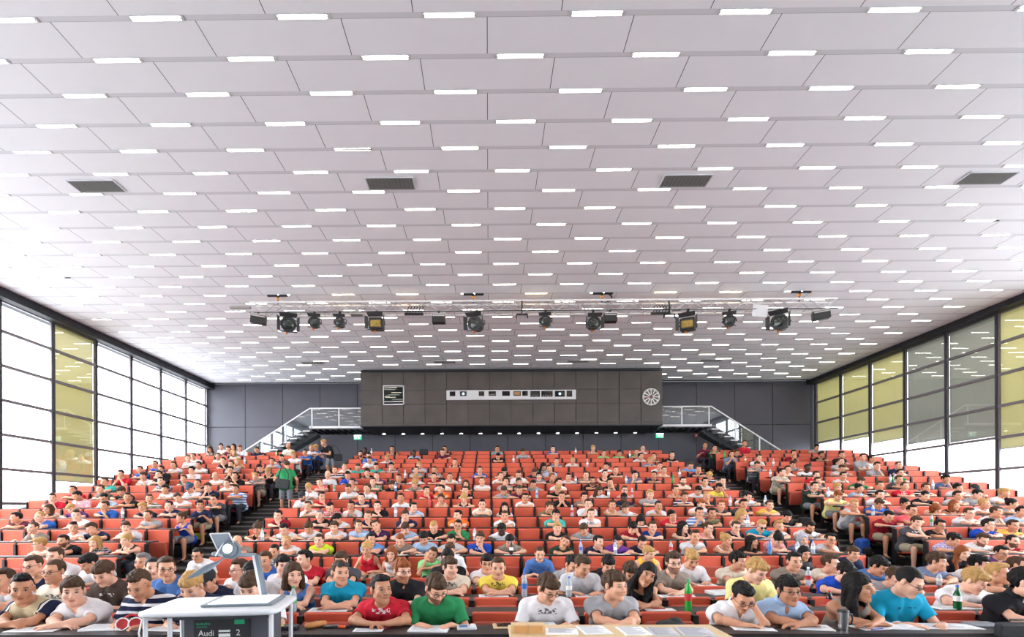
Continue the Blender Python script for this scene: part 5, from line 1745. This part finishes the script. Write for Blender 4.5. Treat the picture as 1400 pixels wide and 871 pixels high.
P2 = Pose(neck=(0, -.30, 1.30), head=(-.5, .45, 0), hd=(0, -.09, .09), hip=(0, 0, .92), hands=[('hang', (-.16, -.52, .96), (-.6, .6, -.3), (-.2, -.8, -.3)), ('hang', (.10, -.52, .98), (.6, .6, -.3), (-.5, -.7, -.2))],
          legs=[((-.10, -.12, .50), (-.11, .02, .09), (-.13, -.16, .04)), ((.12, .0, .50), (.14, .16, .10), (.16, .0, .04))])
X2 = at(452, 700, 21.25).x
standing('man in black t-shirt and grey shorts bending forward at the top of the left aisle', P2, (X2, 21.35, row_f(18)), -.5, 'black', 'tee', 'y', 'short', .012)
bg = empty('shoulder_bag', (X2+.30, 21.25, row_f(18)+.86), .3, 'dark bag at the hip of the bending man in black atop the left aisle', 'bag')
MB().slab(.34, .26, .12, .05, .02).build('bag', M('bag_black'), bg); MB().tube([(.1, 0, .1), (.0, -.05, .35), (-.16, -.12, .5), (-.2, .05, .3), (-.12, .03, .1)], .012, 6).build('strap', M('bag_black'), bg)
# ---- bottles
def glassy(name, rgb, rough=.08, a=.55):
    m = bpy.data.materials.new(name); m.use_nodes = True; nt = m.node_tree; nt.nodes.clear(); o_ = nt.nodes.new('ShaderNodeOutputMaterial')
    mx = nt.nodes.new('ShaderNodeMixShader'); tr = nt.nodes.new('ShaderNodeBsdfTransparent'); pr = nt.nodes.new('ShaderNodeBsdfPrincipled'); pr.inputs['Base Color'].default_value = (*srgb(rgb), 1); pr.inputs['Roughness'].default_value = rough
    tr.inputs[0].default_value = (*srgb(rgb), 1); mx.inputs[0].default_value = a; nt.links.new(tr.outputs[0], mx.inputs[1]); nt.links.new(pr.outputs[0], mx.inputs[2]); nt.links.new(mx.outputs[0], o_.inputs[0]); MATS[name] = m
glassy('bottle_clear', (214, 224, 232), .1, .5); glassy('bottle_green', (60, 190, 80), .1, .6); glassy('bottle_dark', (40, 26, 22), .1, .9); glassy('bottle_yellow', (232, 214, 110), .15, .85); glassy('bottle_greenglass', (20, 96, 50), .06, .85); glassy('bottle_blue', (120, 170, 220), .1, .6); glassy('bottle_red', (200, 50, 56), .2, .9)
for n_, c_ in (('cap_blue', (40, 90, 190)), ('cap_green', (30, 150, 80)), ('cap_red', (190, 30, 40)), ('cap_white', (235, 235, 235)), ('cap_gold', (230, 180, 50)), ('label_green', (60, 160, 90)), ('label_white', (236, 236, 232)), ('label_red', (190, 40, 44)), ('label_blue', (60, 110, 190))): mat(n_, c_, .5)
BOT = {}
def bottle_meshes(H, kind):
    k = (round(H, 2), kind)
    if k in BOT: return BOT[k]
    r = .036 if H > .2 else .032
    if kind == 'glass': prof = [(r*.9, 0), (r, .01), (r, H*.58), (r*.85, H*.66), (r*.42, H*.80), (r*.36, H*.93)]
    else: prof = [(r*.8, 0), (r, .015), (r*.97, H*.2), (r*.90, H*.28), (r*.97, H*.35), (r, H*.62), (r*.8, H*.74), (r*.42, H*.86), (r*.36, H*.93)]
    b = MB().lathe(prof, n=12).mesh('bottle_body'); c = MB().lathe([(r*.42, H*.92), (r*.42, H*.99), (r*.36, H)], n=10).mesh('cap'); l = MB().lathe([(r*1.02, H*.34), (r*1.03, H*.56)], n=12).mesh('bottle_label')
    for q in (b, c, l): q.materials.append(M('white_metal'))
    BOT[k] = (b, c, l); return BOT[k]
def bottle(x, y, z, H, body, cap, lab, label, kind='pet'):
    e = empty('bottle', (x, y, z), 0, label, 'bottle', 'drink bottles standing on the desks')
    b, c, l = bottle_meshes(H, kind)
    for n_, me, m_ in (('bottle_body', b, body), ('cap', c, cap), ('bottle_label', l, lab)): o = link(n_, me, e); setm(o, M(m_))
def near_person(x, y):
    b = min(VIS, key=lambda p: (p['x']-x)**2+2.2*(p['y']+14-y)**2); return b
BL = '''508 622 clear white white|787 621 clear white white|861 627 clear white white|990 625 green green green|1019 631 yellow gold white|1057 637 clear white white|335 634 clear blue white|702 633 clear white white
803 640 clear white white|929 653 clear white white|856 662 clear blue white|554 655 clear white white|1053 653 clear red white|629 663 clear red white|787 663 clear blue white|920 662 green green green|457 671 clear blue green
541 673 blue white white|1217 660 clear blue white|1223 660 clear blue white|1275 669 clear white white|734 683 clear blue blue|832 682 clear gold white|864 683 clear white red|1132 681 clear white white|588 695 red red red
998 693 clear blue white|1046 686 clear white white|541 709 clear blue white|782 709 clear white red|168 708 clear red white|1193 706 clear blue blue|1273 721 clear green green|1022 721 clear white white|649 740 clear red white
794 757 clear blue blue|841 757 clear blue white|917 757 clear green red|1052 757 blue blue blue|1090 757 clear green white|1111 757 clear blue white|654? 0 x x x|359 741 clear green white|378 616 yellow gold white|699 760 dark blue white'''
k_ = 0
for t in BL.replace('\n', '|').split('|'):
    x, y, b, c, l = t.split()
    if '?' in x: continue
    x = float(x); y = float(y); best = None
    for k in range(5, 20):
        Y = row_d(k-1)+.10 if k > 5 else row_d(5)+.9; P_ = at(x, y, Y); q = proj((P_.x, Y, desk_top(k)))
        if k > 5 and (best is None or abs(q[1]-y) < best[0]): best = (abs(q[1]-y), k, P_.x)
    k = best[1]; Y = row_d(k-1)+.09; s = near_person(x, y)
    side = 'far left' if x == 1217 else 'left' if x < s['x'] else 'right'
    bw = {'clear': 'clear', 'blue': 'bluish', 'green': 'green', 'yellow': 'yellow', 'red': 'red', 'dark': 'dark'}[b]
    bottle(best[2], Y, desk_top(k)+.001, .27 if b != 'yellow' else .2, 'bottle_'+b, 'cap_'+c, 'label_'+l, '%s plastic bottle, %s cap, %s of %s in %s, %s row %s' % (bw, c, side, 'woman' if s['fem'] else 'man', CW.get(s['col'], s['col']), ORD[k-1], s['blk']))
def bot_px(x, yb, yt, z, body, cap, lab, label, kind='pet'):
    p = on_z(x, yb, z); H = (yb-yt)*p.y/FPX*1.02; bottle(p.x, p.y, z+.001, H, body, cap, lab, label, kind)
DZ = .745
bot_px(401, 836.5, 802, DZ, 'bottle_clear', 'cap_green', 'label_green', 'clear water bottle with green label in front of the woman with chin-length brown hair')
bot_px(941, 836.5, 793, DZ, 'bottle_green', 'cap_green', 'label_red', 'large bright green soda bottle standing alone on the second desk')
bot_px(1134, 834, 808, DZ, 'bottle_dark', 'cap_red', 'label_red', 'small dark cola bottle behind the woman with long brown hair')
bot_px(1309, 833, 801, DZ, 'bottle_greenglass', 'cap_blue', 'label_white', 'dark green glass bottle with white label beside the writing blond man', 'glass')
bot_px(717, 816, 784, DZ, 'bottle_clear', 'cap_blue', 'label_blue', 'half full water bottle with blue cap right of the man in yellow t-shirt')
bot_px(778, 816, 789, DZ, 'bottle_clear', 'cap_blue', 'label_white', 'clear water bottle standing left of the man in light grey t-shirt')
bot_px(1105, 801, 776, DZ, 'bottle_clear', 'cap_white', 'label_red', 'clear bottle with red label behind the man in grey printed t-shirt')
bot_px(1284, 801, 783, DZ, 'bottle_clear', 'cap_blue', 'label_white', 'clear bottle with blue cap beside the man in slate v-neck turning right')
# ---- paper and small things on the desks
for n_, c_ in (('paper', (240, 240, 242)), ('paper_grey', (196, 196, 202)), ('paper_ink', (120, 126, 140)), ('pen_red', (200, 30, 50)), ('pen_blue', (30, 60, 170)), ('wood_light', (212, 180, 138)), ('wood_box', (196, 146, 88)), ('leather_tan', (196, 130, 70)), ('orange_plastic', (236, 96, 50)), ('steel', (176, 176, 178)), ('screen_blue', (40, 110, 170)), ('folder_grey', (128, 130, 138)), ('case_dark', (72, 74, 82)), ('text_white', (225, 228, 226)), ('green_plate', (30, 160, 110))): mat(n_, c_, .55 if n_ != 'steel' else .25, metal=1. if n_ == 'steel' else 0)
def page_mesh(w, d, lines=9, thick=.004, seed=1):
    r = random.Random(seed); q = MB(); n = 6; vs = []; 
    for i in range(n+1):
        for y in (-d/2, d/2): vs.append((-w/2+w*i/n, y, thick+.002*math.sin(i*1.3+seed)))
    q.add(vs, [(2*i, 2*i+2, 2*i+3, 2*i+1) for i in range(n)], 0); q.box((0, 0, thick/2), (w, d, thick*.98))
    if lines:
        for i in range(lines):
            y = d/2-d*(i+1)/(lines+1); L_ = w*(.5+.35*r.random()); q.box((-w*.42+L_/2, y, thick+.0035), (L_, d*.012, .0006), mi=1)
    return q
def paper(px, py, z, w, d, rz, label, cat='paper', m_='paper', lines=9, thick=.004, name='paper_sheet', grp=None):
    p = on_z(px, py, z); q = page_mesh(w, d, lines, thick, int(px)); o = q.build(name, [M(m_), M('paper_ink')], None, (p.x, p.y, z+.0015)); o.rotation_euler = (0, 0, rz); return tag(o, label, cat, grp)
paper(50, 861, DZ, .42, .20, .05, 'white sheets lying before the two leftmost front-row men')
paper(146, 859, DZ, .34, .24, .12, 'thick white pad under the hands of the man in the striped t-shirt', 'notepad', thick=.015, name='notepad')
paper(232, 860, DZ, .34, .20, -.1, 'white paper partly hidden behind the trolley legs')
paper(504, 862, DZ, .25, .13, .03, 'white paper under the clasped hands of the man in red')
paper(587, 861, DZ, .34, .22, -.08, 'open white notebook in front of the man in green', 'notebook', thick=.012, name='notebook')
paper(744, 853.5, DZ, .2, .14, .1, 'white paper under the hands of the front-row man in printed white t-shirt')
paper(1028, 859, DZ, .34, .22, -.15, 'white sheet before the man holding his forehead')
paper(1107, 858.5, DZ, .33, .22, -.25, 'printed sheets in front of the man in light blue shirt', lines=14, thick=.008)
paper(1190, 858, DZ, .30, .20, .2, 'white sheet under the pen of the long-haired front-row woman')
paper(1290, 857, DZ, .52, .22, -.08, 'wide open white folder right of the open book', thick=.006)
paper(450, 834, DZ, .40, .24, .05, 'white sheets before the man in turquoise with sunglasses on his head')
paper(902, 834, DZ, .30, .14, .02, 'white sheet with a red pen on the second desk', lines=0)
paper(1310, 831, DZ, .55, .2, .03, 'white sheets under the arms of the blond man writing at the right')
paper(675, 815, DZ, .36, .2, .02, 'white paper in front of the man in yellow t-shirt')
paper(925, 815.5, DZ, .42, .2, -.02, 'white papers before the bearded man in taupe v-neck')
paper(985, 812, DZ, .30, .2, .2, 'thick open book right of the papers on the third desk', 'book', thick=.035, name='book')
paper(806, 815.5, DZ, .34, .2, 0, 'white sheets under the hands of the man in light grey')
paper(965, 800, DZ, .26, .2, 0, 'white notebook before the blond man on the fourth desk', 'notebook', name='notebook')
# open book
p = on_z(1228, 857, DZ); e = empty('open_book', (p.x, p.y, DZ+.001), -.15, 'thick open book lying before the man in bright turquoise t-shirt', 'book')
for sg in (-1, 1):
    q = MB(); n = 8; vs = []; fs = []
    for i in range(n+1):
        t = i/n; z = .004+.030*math.sin(PI*min(1, t*1.15))*(1-t*.5)
        for y in (-.12, .12): vs += [(sg*.15*t, y, z), (sg*.15*t, y, 0)]
    for i in range(n):
        a = 4*i; fs += [(a, a+4, a+6, a+2), (a+1, a+3, a+7, a+5), (a, a+1, a+5, a+4), (a+2, a+6, a+7, a+3)]
    fs.append((4*n, 4*n+1, 4*n+3, 4*n+2)); q.add(vs, fs, 0); q.build('page_block', M('paper'), e)
MB().box((0, 0, -.0), (.31, .25, .003)).build('cover', M('folder_grey'), e)
def pen(px, py, z, m_, label, rz=.4):
    p = on_z(px, py, z); o = MB().tube([(-.07, 0, .006), (.055, 0, .006), (.07, 0, .004)], [.0045, .0045, .001], 8).tube([(-.072, 0, .006), (-.06, 0, .006)], .0052, 8).build('pen', M(m_), None, (p.x, p.y, z+.001)); o.rotation_euler = (0, 0, rz); tag(o, label, 'pen', 'pens on the desks')
pen(528, 859, DZ, 'pen_red', 'red pen lying right of the man in red', 1.1); pen(901, 833, DZ+.006, 'pen_red', 'red pen on the white sheet of the second desk', -.1); pen(1200, 861, DZ+.006, 'pen_blue', 'pen on the sheet beside the open book', .3)
# pencil case, calculator, orange stapler, device, tablet, phone, black cloth, headphones, wallet
p = on_z(432, 858, DZ); q = MB(); q.tube([(-.10, 0, .025), (-.09, 0, .026), (0, 0, .03), (.09, 0, .026), (.10, 0, .025)], [.012, .024, .03, .024, .012], 12); e = empty('pencil_case', (p.x, p.y, DZ), .75, 'tan roll-shaped pencil case on the front desk', 'pencil case'); q.build('pouch', M('leather_tan'), e); MB().box((0, 0, .058), (.15, .006, .004)).build('zip', M('black_metal'), e)
p = on_z(453, 858, DZ); e = empty('calculator', (p.x, p.y, DZ), .2, 'small black calculator right of the tan pencil case', 'calculator'); MB().slab(.14, .075, .016, .008, .004, (0, 0, .009), rotm(PI/2)).build('body', M('black_plastic'), e); MB().box((-.035, 0, .018), (.04, .05, .002)).build('screen', M('folder_grey'), e)
q = MB()
for i in range(4):
    for j in range(3): q.box((.0+i*.018, -.02+j*.02, .019), (.012, .012, .003))
q.build('key', M('folder_grey'), e)
p = on_z(470, 859, DZ); e = empty('marker', (p.x, p.y, DZ), -.1, 'stubby orange and black marker on the front desk', 'marker'); MB().tube([(-.05, 0, .013), (.02, 0, .013)], .013, 10).build('barrel', M('orange_plastic'), e); MB().tube([(.02, 0, .013), (.06, 0, .013)], .011, 10).build('cap', M('black_metal'), e)
p = on_z(638, 860, DZ); e = empty('handheld_device', (p.x, p.y, DZ), .1, 'white handheld device with blue screen right of the man in green', 'device'); MB().slab(.17, .13, .025, .01, .006, (0, 0, .014), rotm(PI/2)).build('body', M('white_metal'), e); MB().box((-.03, -.01, .028), (.07, .07, .003)).build('screen', M('screen_blue'), e); MB().box((.055, .01, .03), (.04, .07, .012)).build('grip', M('label_white'), e)
p = on_z(697, 857, DZ); e = empty('tablet', (p.x, p.y, DZ), .05, 'tablet in a beige sleeve behind the wooden box', 'tablet'); MB().slab(.30, .18, .014, .012, .004, (0, 0, .008), rotm(PI/2)).build('sleeve', M('wood_light'), e); MB().box((.01, .01, .016), (.25, .14, .003)).build('screen', M('dark_pane'), e)
p = on_z(916, 855, DZ); q = MB(); q.ball((0, 0, .02), (.13, .07, .035), 14, 8); q.ball((.05, .01, .045), (.06, .05, .03), 12, 6); tag(q.build('crumpled_pouch', M('bag_black'), None, (p.x, p.y, DZ-.005)), 'crumpled black pouch on the front desk behind the wooden table', 'pouch')
p = on_z(392, 860, DZ); e = empty('wallet_case', (p.x, p.y, DZ), .15, 'open black case with a yellow strip right of the trolley', 'case'); MB().slab(.20, .12, .03, .012, .006, (0, 0, .017), rotm(PI/2)).build('case', M('black_plastic'), e); MB().box((-.07, -.02, .034), (.1, .04, .004), rotm(0, 0, .3)).build('strip', M('cap_gold'), e)
p = on_z(178, 860, DZ); e = empty('headphones', (p.x, p.y-.02, DZ), .2, 'dark red headphones on the front desk left of the trolley', 'headphones')
for sx, rr in ((-.04, 0), (.06, .3)):
    c_ = MB().lathe([(.05, -.012), (.055, 0), (.05, .012)], (sx, 0, .05), 18, rotm(PI/2-.3, 0, rr)).build('ear_cup', M('label_red'), e); rt_ = rotm(PI/2-.3, 0, rr); MB().tube([Vector((sx, -.012, .05))+rt_ @ Vector((.052*math.cos(a_*PI/10), .052*math.sin(a_*PI/10), .012)) for a_ in range(21)], .006, 6, cap=False).build('ring', M('cap_white'), c_)
MB().tube([(-.04, .02, .1), (-.0, .05, .12), (.06, .05, .11), (.1, .02, .06)], .012, 8).build('headband', M('label_red'), e)
p = on_z(1156, 863, DZ); e = empty('travel_mug', (p.x, p.y+.03, DZ+.001), 0, 'brushed steel travel mug standing before the long-haired woman', 'mug')
MB().lathe([(.034, 0), (.036, .01), (.042, .10), (.044, .155)], n=20).build('cup', M('steel'), e); MB().lathe([(.045, .155), (.046, .168), (.04, .175)], n=20).build('lid', M('black_plastic'), e); MB().tube([(.042, 0, .14), (.075, 0, .135), (.08, 0, .09), (.065, 0, .05), (.04, 0, .045)], .006, 8).build('handle', M('black_plastic'), e)
p = on_z(1342, 855, DZ); o = MB().slab(.24, .16, .02, .01, .006, (0, 0, .011), rotm(PI/2)).build('closed_folder', M('folder_grey'), None, (p.x, p.y, DZ)); tag(o, 'grey closed folder near the right edge of the front desk', 'folder')
p = on_z(1385, 866, DZ); e = empty('laptop_bag', (p.x, p.y-.04, DZ+.001), 0, 'dark laptop bag at the right edge of the front desk', 'bag'); MB().slab(.34, .12, .07, .02, .015, (0, 0, .037), rotm(.1)).build('body', M('bag_black'), e); MB().tube([(-.08, 0, .09), (-.06, 0, .12), (.06, 0, .12), (.08, 0, .09)], .008, 6).build('handle', M('bag_black'), e)
p = on_z(1056, 858, DZ); e = empty('mobile_phone', (p.x, p.y, DZ), .3, 'black mobile phone between two front-row men on the right', 'phone'); MB().slab(.13, .065, .009, .01, .003, (0, 0, .006), rotm(PI/2)).build('body', M('black_plastic'), e); MB().box((0, 0, .0115), (.11, .055, .001)).build('screen', M('dark_pane'), e)
# sheets and pads in front of the people who write
for p_ in NEAR:
    if p_['row'] >= 5 and p_['row'] <= 10 and p_['pose'] in 'w4l' and p_['row'] != 5:
        k = p_['row']; y = row_d(k-1)+.15; q = page_mesh(.30, .20, 6, .004, int(p_['x'])); o = q.build('paper_sheet', [M('paper'), M('paper_ink')], None, (p_['hx']*1.0+.03, y, desk_top(k)+.0015)); o.rotation_euler = (0, 0, (int(p_['x']) % 7-3)*.05)
        tag(o, 'white sheet of the %s in %s, %s row %s, %s from left' % ('woman' if p_['fem'] else 'man', CW.get(p_['col'], p_['col']), ORD[k-1], p_['blk'], p_['label'].split(', ')[-1].replace(' from left', '')), 'paper', 'writing paper in front of students')
# glasses resting on heads, bags
for key, nm in (((465, 783), 'dark sunglasses pushed up on the head of the man in turquoise'), ((862, 783), 'dark sunglasses pushed up on the head of the bearded man in white'), ((1041, 719), 'dark sunglasses worn by the blond man in a turquoise v-neck')):
    if key in PEO:
        e_, P_, loc = PEO[key]; g = MB(); up_ = .0 if key[0] == 1041 else .085
        for sg in (-1, 1): g.lathe([(.024, -.003), (.026, 0), (.022, .004)], (sg*.034, -.104+up_*.25, .005+up_), 14, rotm(PI/2-up_*5)); g.tube([(sg*.058, -.10+up_*.3, .010+up_), (sg*.088, .01, .02+up_*.6)], .003, 5)
        g.tube([(-.014, -.105+up_*.25, .01+up_), (.014, -.105+up_*.25, .01+up_)], .003, 5); o = g.build('sunglasses', M('glasses_frame')); o.matrix_world = Matrix.Translation(loc) @ m4(P_.HM, P_.hc); tag(o, nm, 'sunglasses')
def backpack(x, y, z, rz, c, label, s=1.0):
    mat('bp_'+c[0], c[1], .75, noise=.2, nscale=30); e = empty('backpack', (x, y, z), rz, label, 'backpack')
    b = MB(); b.slab(.32*s, .44*s, .20*s, .10*s, .05*s, (0, 0, .225*s)); b.build('main_bag', M('bp_'+c[0]), e); b = MB(); b.slab(.24*s, .20*s, .08*s, .05*s, .03*s, (0, -.12*s, .14*s)); b.build('front_pocket', M('bag_black'), e)
    b = MB(); b.tube([(-.05*s, .02, .44*s), (-.04*s, .02, .49*s), (.04*s, .02, .49*s), (.05*s, .02, .44*s)], .01, 6); b.build('handle', M('bag_black'), e)
    for sg in (-1, 1): MB().tube([(sg*.1*s, .1*s, .40*s), (sg*.13*s, .17*s, .28*s), (sg*.12*s, .12*s, .08*s)], .014*s, 6).build('strap', M('bag_black'), e)
p = on_z(1181, 757, row_f(6)); backpack(at(1181, 750, 12.55).x, 12.6, row_f(8), .3, ('blue', (30, 80, 170)), 'blue backpack on the floor of the right aisle beside the end seat')
backpack(at(1103, 720, 14.2).x, 14.3, row_f(10), -.4, ('black', (30, 30, 34)), 'black rucksack slumped against the seats in the right aisle')
backpack(at(267, 738, 13.3).x+.05, 13.35, row_f(9), .2, ('lime', (190, 220, 40)), 'lime-yellow bag under the end seat of the left block', .8)
x_ = at(579, 615, row_d(18)+.12).x
e = empty('holdall', (x_, row_d(18)+.16, desk_top(19)+.001), 0, 'black bag standing on the desk of the top row left of centre', 'bag'); MB().slab(.36, .24, .16, .05, .03, (0, 0, .12)).build('body', M('bag_black'), e); MB().tube([(-.08, 0, .23), (-.05, 0, .3), (.05, 0, .3), (.08, 0, .23)], .012, 6).build('handle', M('bag_black'), e)
# ---- trolley with overhead projector
TZ = 1.08; cx_, cy_ = -2.01, 4.03
e = empty('projector_trolley', (cx_, cy_, 0), .13, 'white-topped trolley with dark grey casing standing before the front desk on the left', 'trolley')
q = MB(); q.slab(.95, .70, .035, .10, .012, (0, 0, TZ-.0175), rotm(PI/2)); q.build('table_top', M('white_metal'), e)
q = MB(); q.box2((-.22, -.16, .30), (.36, .22, TZ-.05)); q.box2((-.27, -.20, TZ-.082), (.40, .26, TZ-.04)); q.build('casing', M('case_dark'), e)
q = MB(); q.box2((-.15, -.168, .62), (.24, -.162, TZ-.088)); pn = q.build('panel', M('soffit_dark'), e)
MB().box2((.13, -.172, TZ-.125), (.20, -.167, TZ-.092)).build('green_plate', M('green_plate'), pn)
def text(s, size, loc, parent, m_, rot=(PI/2, 0, 0), name='lettering'):
    cu = bpy.data.curves.new(name, 'FONT'); cu.body = s; cu.size = size; cu.extrude = .001; ob = bpy.data.objects.new('t', cu); COL.objects.link(ob)
    dg = bpy.context.evaluated_depsgraph_get(); me = bpy.data.meshes.new_from_object(ob.evaluated_get(dg)); bpy.data.objects.remove(ob); me.materials.clear(); me.materials.append(M(m_)); me.name = name
    o = link(name, me, parent, loc); o.rotation_euler = rot; return o
text('Audi', .058, (-.12, -.171, TZ-.205), pn, 'text_white'); text('2', .062, (.14, -.171, TZ-.207), pn, 'text_white')
q = MB()
for i in range(9): q.box((-.13+i*.011, -.170, TZ-.122+(.002 if i % 3 else .004)), (.007, .002, .010 if i % 3 else .014))
for i in range(7): q.box((-.13+i*.011, -.170, TZ-.140), (.007, .002, .006))
q.build('worn_lettering', M('green_plate'), pn)
MB().box2((.02, -.172, TZ-.215), (.10, -.168, TZ-.192)).box2((.02, -.172, TZ-.180), (.10, -.168, TZ-.166)).build('slot_label', M('text_white'), pn)
for lx, ly in ((-.42, -.29), (-.26, -.29), (.42, -.29), (.42, .29), (-.42, .29)):
    MB().tube([(lx, ly, .10), (lx, ly, TZ-.03)], .016, 10).build('leg', M('white_metal'), e)
for lx, ly in ((-.42, -.29), (.42, -.29), (.42, .29), (-.42, .29)):
    w_ = MB(); w_.lathe([(.045, -.012), (.05, 0), (.045, .012)], (lx, ly, .05), 14, rotm(0, PI/2)); w_.build('wheel', M('black_plastic'), e)
q = MB(); q.slab(.92, .62, .02, .05, .006, (0, 0, .30), rotm(PI/2)); q.build('shelf', M('white_metal'), e)
q = MB(); q.tube([(-.42, -.33, TZ-.04), (-.43, -.36, .95), (-.40, -.35, .80), (-.44, -.33, .72), (-.47, -.31, .60)], .006, 6); q.build('cable', M('white_metal'), e)
mat('stage_glow', (240, 244, 250), .2, emit=(235, 242, 255), estr=.9); mat('lens_glow', (255, 255, 255), .3, emit=(250, 252, 255), estr=4.0); mat('ohp_grey', (104, 114, 124), .4); mat('ohp_blue', (150, 160, 172), .12, metal=.3)
o_ = empty('overhead_projector', (cx_, cy_, TZ), .13, 'overhead projector with lit glass stage and tall arm on top of the trolley', 'overhead projector')
inv = Matrix.Rotation(-.13, 3, 'Z')
def OL(px, py, Y): 
    v = at(px, py, Y)-Vector((cx_, cy_, TZ)); return inv @ v
q = MB(); q.slab(.50, .46, .016, .02, .005, (.14, .06, .009), rotm(PI/2)); q.build('stage_frame', M('ohp_grey'), o_); q = MB(); q.box((.14, .06, .0185), (.42, .38, .002)); q.build('glass_stage', M('stage_glow'), o_)
a = OL(362, 816, 4.36); b_ = OL(351, 759, 4.36); q = MB(); q.bar(a+Vector((0, 0, -.02)), b_, .05, .035); q.build('column', M('ohp_grey'), o_)
q = MB(); q.bar(a+Vector((-.022, -.02, 0)), b_+Vector((-.022, -.02, 0)), .008, .02); q.build('column_edge', M('white_metal'), o_)
c_ = OL(292, 757, 4.30); q = MB(); q.bar(b_, c_, .035, .03); q.build('head_arm', M('ohp_blue'), o_)
hd_ = OL(313, 751, 4.22); q = MB(); q.lathe([(.05, -.03), (.06, 0), (.05, .03)], hd_, 20, rotm(PI/2-.2)); q.lathe([(.075, -.01), (.07, .03)], hd_+Vector((0, .05, -.01)), 16, rotm(PI/2)); q.build('lens_head', M('ohp_grey'), o_)
q = MB(); q.lathe([(.036, .032), (.02, .036)], hd_, 18, rotm(PI/2-.2)); q.build('lens', M('lens_glow'), o_)
q = MB(); A_ = [OL(287, 730, 4.20), OL(313, 729, 4.20), OL(326, 757, 4.30), OL(301, 759, 4.30)]; nn = (A_[1]-A_[0]).cross(A_[3]-A_[0]).normalized()*.008
q.add(A_+[v+nn for v in A_], [(0, 1, 2, 3), (7, 6, 5, 4), (0, 4, 5, 1), (1, 5, 6, 2), (2, 6, 7, 3), (3, 7, 4, 0)]); q.build('mirror', M('ohp_blue'), o_)
q = MB(); 
for i in range(4): q.tube([A_[i], A_[(i+1) % 4]], .006, 6)
q.build('mirror_frame', M('white_metal'), o_)
q = MB(); pts = [OL(318, 757, 4.28), OL(303, 765, 4.22), OL(296, 771, 4.2)]; q.tube(pts, .008, 8); pts = [OL(300, 768, 4.22), OL(285, 776, 4.18), OL(268, 785, 4.15), OL(256, 791, 4.12)]; q.tube(pts, [.012, .028, .022, .004], 10); q.build('reading_lamp_arm', M('ohp_grey'), o_)
q = MB(); q.bar(OL(295, 760, 4.29), OL(306, 742, 4.25), .012, .012); q.bar(OL(290, 757, 4.3), OL(318, 762, 4.3), .02, .02); q.build('bracket', M('white_metal'), o_)
# ---- wooden table with handouts
LZ = .85
ta = on_z(693, 857, LZ); tb = on_z(971, 856.5, LZ); 
x0_, x1_ = .15, 1.78; y0_, y1_ = 3.62, 4.33
e = empty('wooden_table', ((x0_+x1_)/2, (y0_+y1_)/2, 0), 0, 'light wooden table with printed handouts standing before the front desk', 'table')
MB().slab(x1_-x0_, y1_-y0_, .03, .01, .006, (0, 0, LZ-.015), rotm(PI/2)).build('table_top', mat('wood_table', (212, 184, 144), .4, noise=.06, nscale=4), e)
for sx in (-1, 1):
    for sy in (-1, 1): MB().box2((sx*(x1_-x0_-.1)/2-.025, sy*.31-.025, 0), (sx*(x1_-x0_-.1)/2+.025, sy*.31+.025, LZ-.03)).build('leg', M('black_metal'), e)
p = on_z(722, 867, LZ); e = empty('wooden_box', (p.x, p.y, LZ+.001), 0, 'small wooden box with two front panels on the left of the wooden table', 'box')
MB().box((0, .04, .035), (.25, .09, .07)).build('box_body', M('wood_light'), e)
for sx in (-1, 1): MB().box((sx*.055, -.008, .035), (.10, .008, .052)).build('front_panel', M('wood_box'), e)
for px, py, w_, d_, rz, m_, nm, th in ((768, 865, .24, .16, -.1, 'paper', 'stapled white booklet with a red mark next to the wooden box', .012), (812, 862, .22, .28, .1, 'paper', 'white printed handout, left of two white ones on the wooden table', .002), (866, 863, .21, .29, .05, 'paper', 'white printed handout, second from the grey sheets on the wooden table', .002),
                              (906, 864, .20, .28, -.06, 'paper_grey', 'grey printed handout beside the white ones on the wooden table', .002), (950, 864, .24, .30, -.12, 'paper_grey', 'grey densely printed handout nearest the right end of the wooden table', .002)):
    paper(px, py, LZ, w_, d_, rz, nm, 'handout', m_, 14, th, 'handout')
w = bpy.data.worlds.new('world'); S.world = w; w.use_nodes = True
nt = w.node_tree; bg = nt.nodes['Background']; bg.inputs[1].default_value = 1.0
tc = nt.nodes.new('ShaderNodeTexCoord'); sp = nt.nodes.new('ShaderNodeSeparateXYZ'); nt.links.new(tc.outputs['Generated'], sp.inputs[0])
mr = nt.nodes.new('ShaderNodeMapRange'); mr.inputs[1].default_value = -.03; mr.inputs[2].default_value = .06; nt.links.new(sp.outputs['Z'], mr.inputs[0])
mx = nt.nodes.new('ShaderNodeMix'); mx.data_type = 'RGBA'; mx.inputs[6].default_value = (2.5, 2.6, 2.75, 1); mx.inputs[7].default_value = (6.4, 6.7, 7.0, 1)
nt.links.new(mr.outputs[0], mx.inputs[0]); nt.links.new(mx.outputs[2], bg.inputs[0])
S.view_settings.exposure = 1.12
S.cycles.max_bounces = 7; S.cycles.diffuse_bounces = 5; S.cycles.transparent_max_bounces = 12; S.cycles.use_light_tree = True
S.cycles.sample_clamp_indirect = 6
